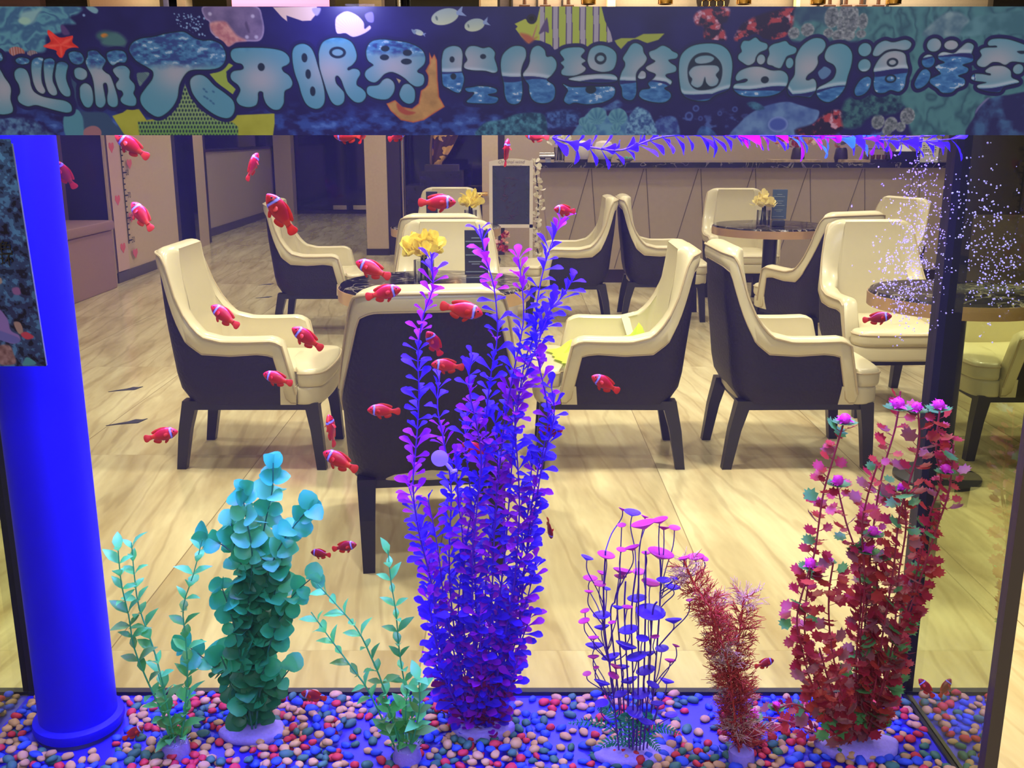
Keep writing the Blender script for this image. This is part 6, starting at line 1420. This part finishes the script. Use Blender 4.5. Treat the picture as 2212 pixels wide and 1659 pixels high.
for (k, F, Hh, I, gc) in GL:
    gx, gy = Pc(k, [gc])[0]
    def fill(x, y, d, gx=gx, gy=gy, k=k):
        g = np.exp(-(((x - gx) / 52) ** 2 + ((y - gy) / 42) ** 2))[..., None]
        c = A([84, 140, 168]) * (1 - g) + A([156, 158, 176]) * g
        if gx < 940:                                     # splashy upper half of the first phrase
            lim = 150 if gx < 560 else (112 if gx > 900 or gx < 700 else 100)
            if gx > 840: lim = 124
            t = np.clip((lim - y + 14 * (vnoise(x, y, 20, 51) - .5)) / 16, 0, 1)[..., None]; q = vnoise(x, y * 1.7, 13, 52, 5)[..., None]
            wc = A([60, 108, 160]) + (q - .5) * A([130, 150, 130]); wc = np.where(q < .42, wc * .0 + A([40, 62, 128]) + (q - .2) * 60, wc); wc = np.where(q > .70, A([150, 176, 206]), wc)
            if 560 < gx < 720: wc = A([74, 136, 176]) + (q - .5) * A([60, 60, 50])
            c = c * (1 - t) + wc * t
        else:
            wy = np.interp(x, WX, WY) + 3 * np.sin(x / 21); q = vnoise(x, y * 2.2, 15, 53, 5)[..., None]
            sea = A([58, 110, 172]) + (q - .5) * A([90, 100, 80]); sea = np.where(q > .72, A([168, 186, 216]), sea); t = np.clip((y - wy) / 1.6, 0, 1)[..., None]
            crest = np.exp(-((y - wy + 4) / 4.0) ** 2)[..., None] * .75; c = c * (1 - crest) + A([182, 192, 212]) * crest
            c = c * (1 - t) + sea * t; dk = (np.clip((y - wy) / 1.2, 0, 1) * np.clip((wy + 9 + 5 * np.sin(x / 33) - y) / 1.6, 0, 1))[..., None]; c = c * (1 - dk) + A([34, 38, 108]) * dk
        edge = np.clip(1 + d / 5, 0, 1)[..., None] * .12; return c * (1 - edge) + A([60, 150, 170]) * edge
    for p in F: cv.poly(Pc(k, p), (20, 34, 62), 1.2, grow=2.0)
    for p in F: cv.poly(Pc(k, p), (0, 0, 0), 1.6, grow=-.2, fn=fill)
    for p in Hh: cv.poly(Pc(k, p), (26, 42, 72), 1.6)
    for p in I: cv.poly(Pc(k, p), (0, 0, 0), 1.6, fn=fill if len(I) != 1 or k != 5 else (lambda x, y, d: A([84, 118, 166]) + 0 * x[..., None]))
# scuffs on the right leg of the big character
for (x, y) in ((320, 1010), (345, 1040), (320, 1100), (350, 1120), (390, 1150), (420, 1180), (430, 1040)): cv.ellipse(380 + x / 5.53, 10 + y / 5.53, 3.2, 2.0, (52, 96, 140), 2.5, .6)
BY = 0.984
def banner_place(x, y):
    u = (x - 1106) / FPX; v = (y - 829.5) / FPX; t = BY / (_c - v * _s)
    # a flat upright board: columns stay vertical, so use the board's mid height for the width
    vm = (153 - 829.5) / FPX; tm = BY / (_c - vm * _s)
    return np.stack([u * tm, np.full_like(x, BY), EYE - (_s + v * _c) * t], -1)
PRM = mat('printed_board', (128, 128, 128), .32, attr=True, spec=.5)
t = empty('banner_sign', (0, 0, 0), label='long navy printed banner with bubble characters, corals and fish across the tank top', cat='banner sign')
cv.mesh('printed_face', PRM, banner_place, t)
c0, c1 = banner_place(np.array([-150.0, 2362.0]), np.array([14.0, 292.0]))
MB().box(c0[0], c1[0], BY + .0006, BY + .006, c1[2], c0[2]).build('board', mat('banner_board_edge', (60, 70, 110), .5), t, smooth=False)

# ------------------------------------------------------------------ info poster at the left
pc = Canvas(-170, 104, 300, 792, 1.6); X_, Y_ = pc.X, pc.Y
q = vnoise(X_, Y_ * .6, 34, 61, 5); r_ = vnoise(X_, Y_, 12, 62, 4)
pc.C[:] = A([44, 62, 108]) + (q[..., None] - .5) * A([40, 90, 90]) + np.where((r_ > .6)[..., None], A([24, 46, 50]), 0) - np.where((r_ < .38)[..., None], A([30, 42, 50]), 0)
def pp(k, pts, col, **kw): pc.poly([(x / 2.765, (500 if k else 0) + y / 2.765) for x, y in pts], col, **kw)
pp(1, [(-60, 450), (40, 450), (95, 520), (105, 590), (150, 620), (150, 655), (100, 670), (20, 640), (-60, 600)], (128, 100, 172), soft=2)
pp(1, [(-60, 560), (60, 600), (150, 640), (120, 668), (0, 640), (-60, 620)], (96, 92, 168), soft=2)
pp(1, [(130, 545), (170, 545), (180, 600), (150, 610)], (150, 120, 120), soft=2); pp(1, [(165, 610), (200, 600), (240, 630), (200, 645), (170, 630)], (178, 56, 84), soft=2)
pp(1, [(55, 285), (95, 275), (100, 305), (75, 315)], (150, 130, 130), soft=2); pp(1, [(155, 340), (195, 335), (200, 375), (160, 375)], (130, 84, 140), soft=3)
pp(1, [(10, 690), (80, 680), (100, 730), (100, 790), (0, 790)], (140, 104, 110), soft=4, fn=lambda x, y, d: A([130, 96, 104]) + (vnoise(x, y, 9, 64) - .5)[..., None] * 90)
pp(1, [(150, 780), (180, 750), (230, 790), (150, 800)], (70, 130, 150), soft=2); pp(0, [(30, 960), (60, 955), (70, 1010), (40, 1010)], (90, 70, 110), soft=3); pp(0, [(60, 1075), (95, 1065), (95, 1090), (65, 1105)], (140, 44, 84), soft=2)
pp(0, [(0, 1350), (60, 1370), (120, 1400), (90, 1410), (0, 1380)], (20, 24, 50), soft=3)
PY = 0.990
def poster_place(x, y):
    vm = (550 - 829.5) / FPX; tm = PY / (_c - vm * _s); v = (y - 829.5) / FPX; t_ = PY / (_c - v * _s)
    xx = (x - 1106 - (y - 310) * 0.156 + 0 * y) / FPX * tm; sl = 0.0
    # slightly leaning board: right edge from (25, 310) to (100, 790)
    xe = (25 + (y - 310) * 0.156 - 1106) / FPX * t_; x_ = xe + (x - 104) / FPX * tm
    return np.stack([x_, np.full_like(x, PY), EYE - (_s + v * _c) * t_], -1)
t = empty('fish_info_poster', (0, 0, 0), label='blue printed underwater poster hanging over the pipe at the left edge', cat='poster')
pc.mesh('printed_sheet', PRM, poster_place, t)
ca, cb = poster_place(np.array([-170.0, 104.0]), np.array([310.0, 310.0])), poster_place(np.array([-170.0, 104.0]), np.array([790.0, 790.0]))
b = MB(); b.v = [(p[0], PY + dy, p[2]) for dy in (.0005, .003) for p in (ca[0], ca[1], cb[1], cb[0])]; b.f = [(0, 1, 2, 3), (4, 7, 6, 5), (0, 4, 5, 1), (1, 5, 6, 2), (2, 6, 7, 3), (3, 7, 4, 0)]; b.m = [0] * 6
b.build('sheet_backing', mat('sheet_backing_blue', (120, 130, 170), .5), t, smooth=False)
for (s_, x, y) in (('体色', 29, 546), ('色环', 32, 572)):
    p = Q(x, y, PY - .0012); text_mesh('lettering', s_, .0145, INK, t, p, align='RIGHT')
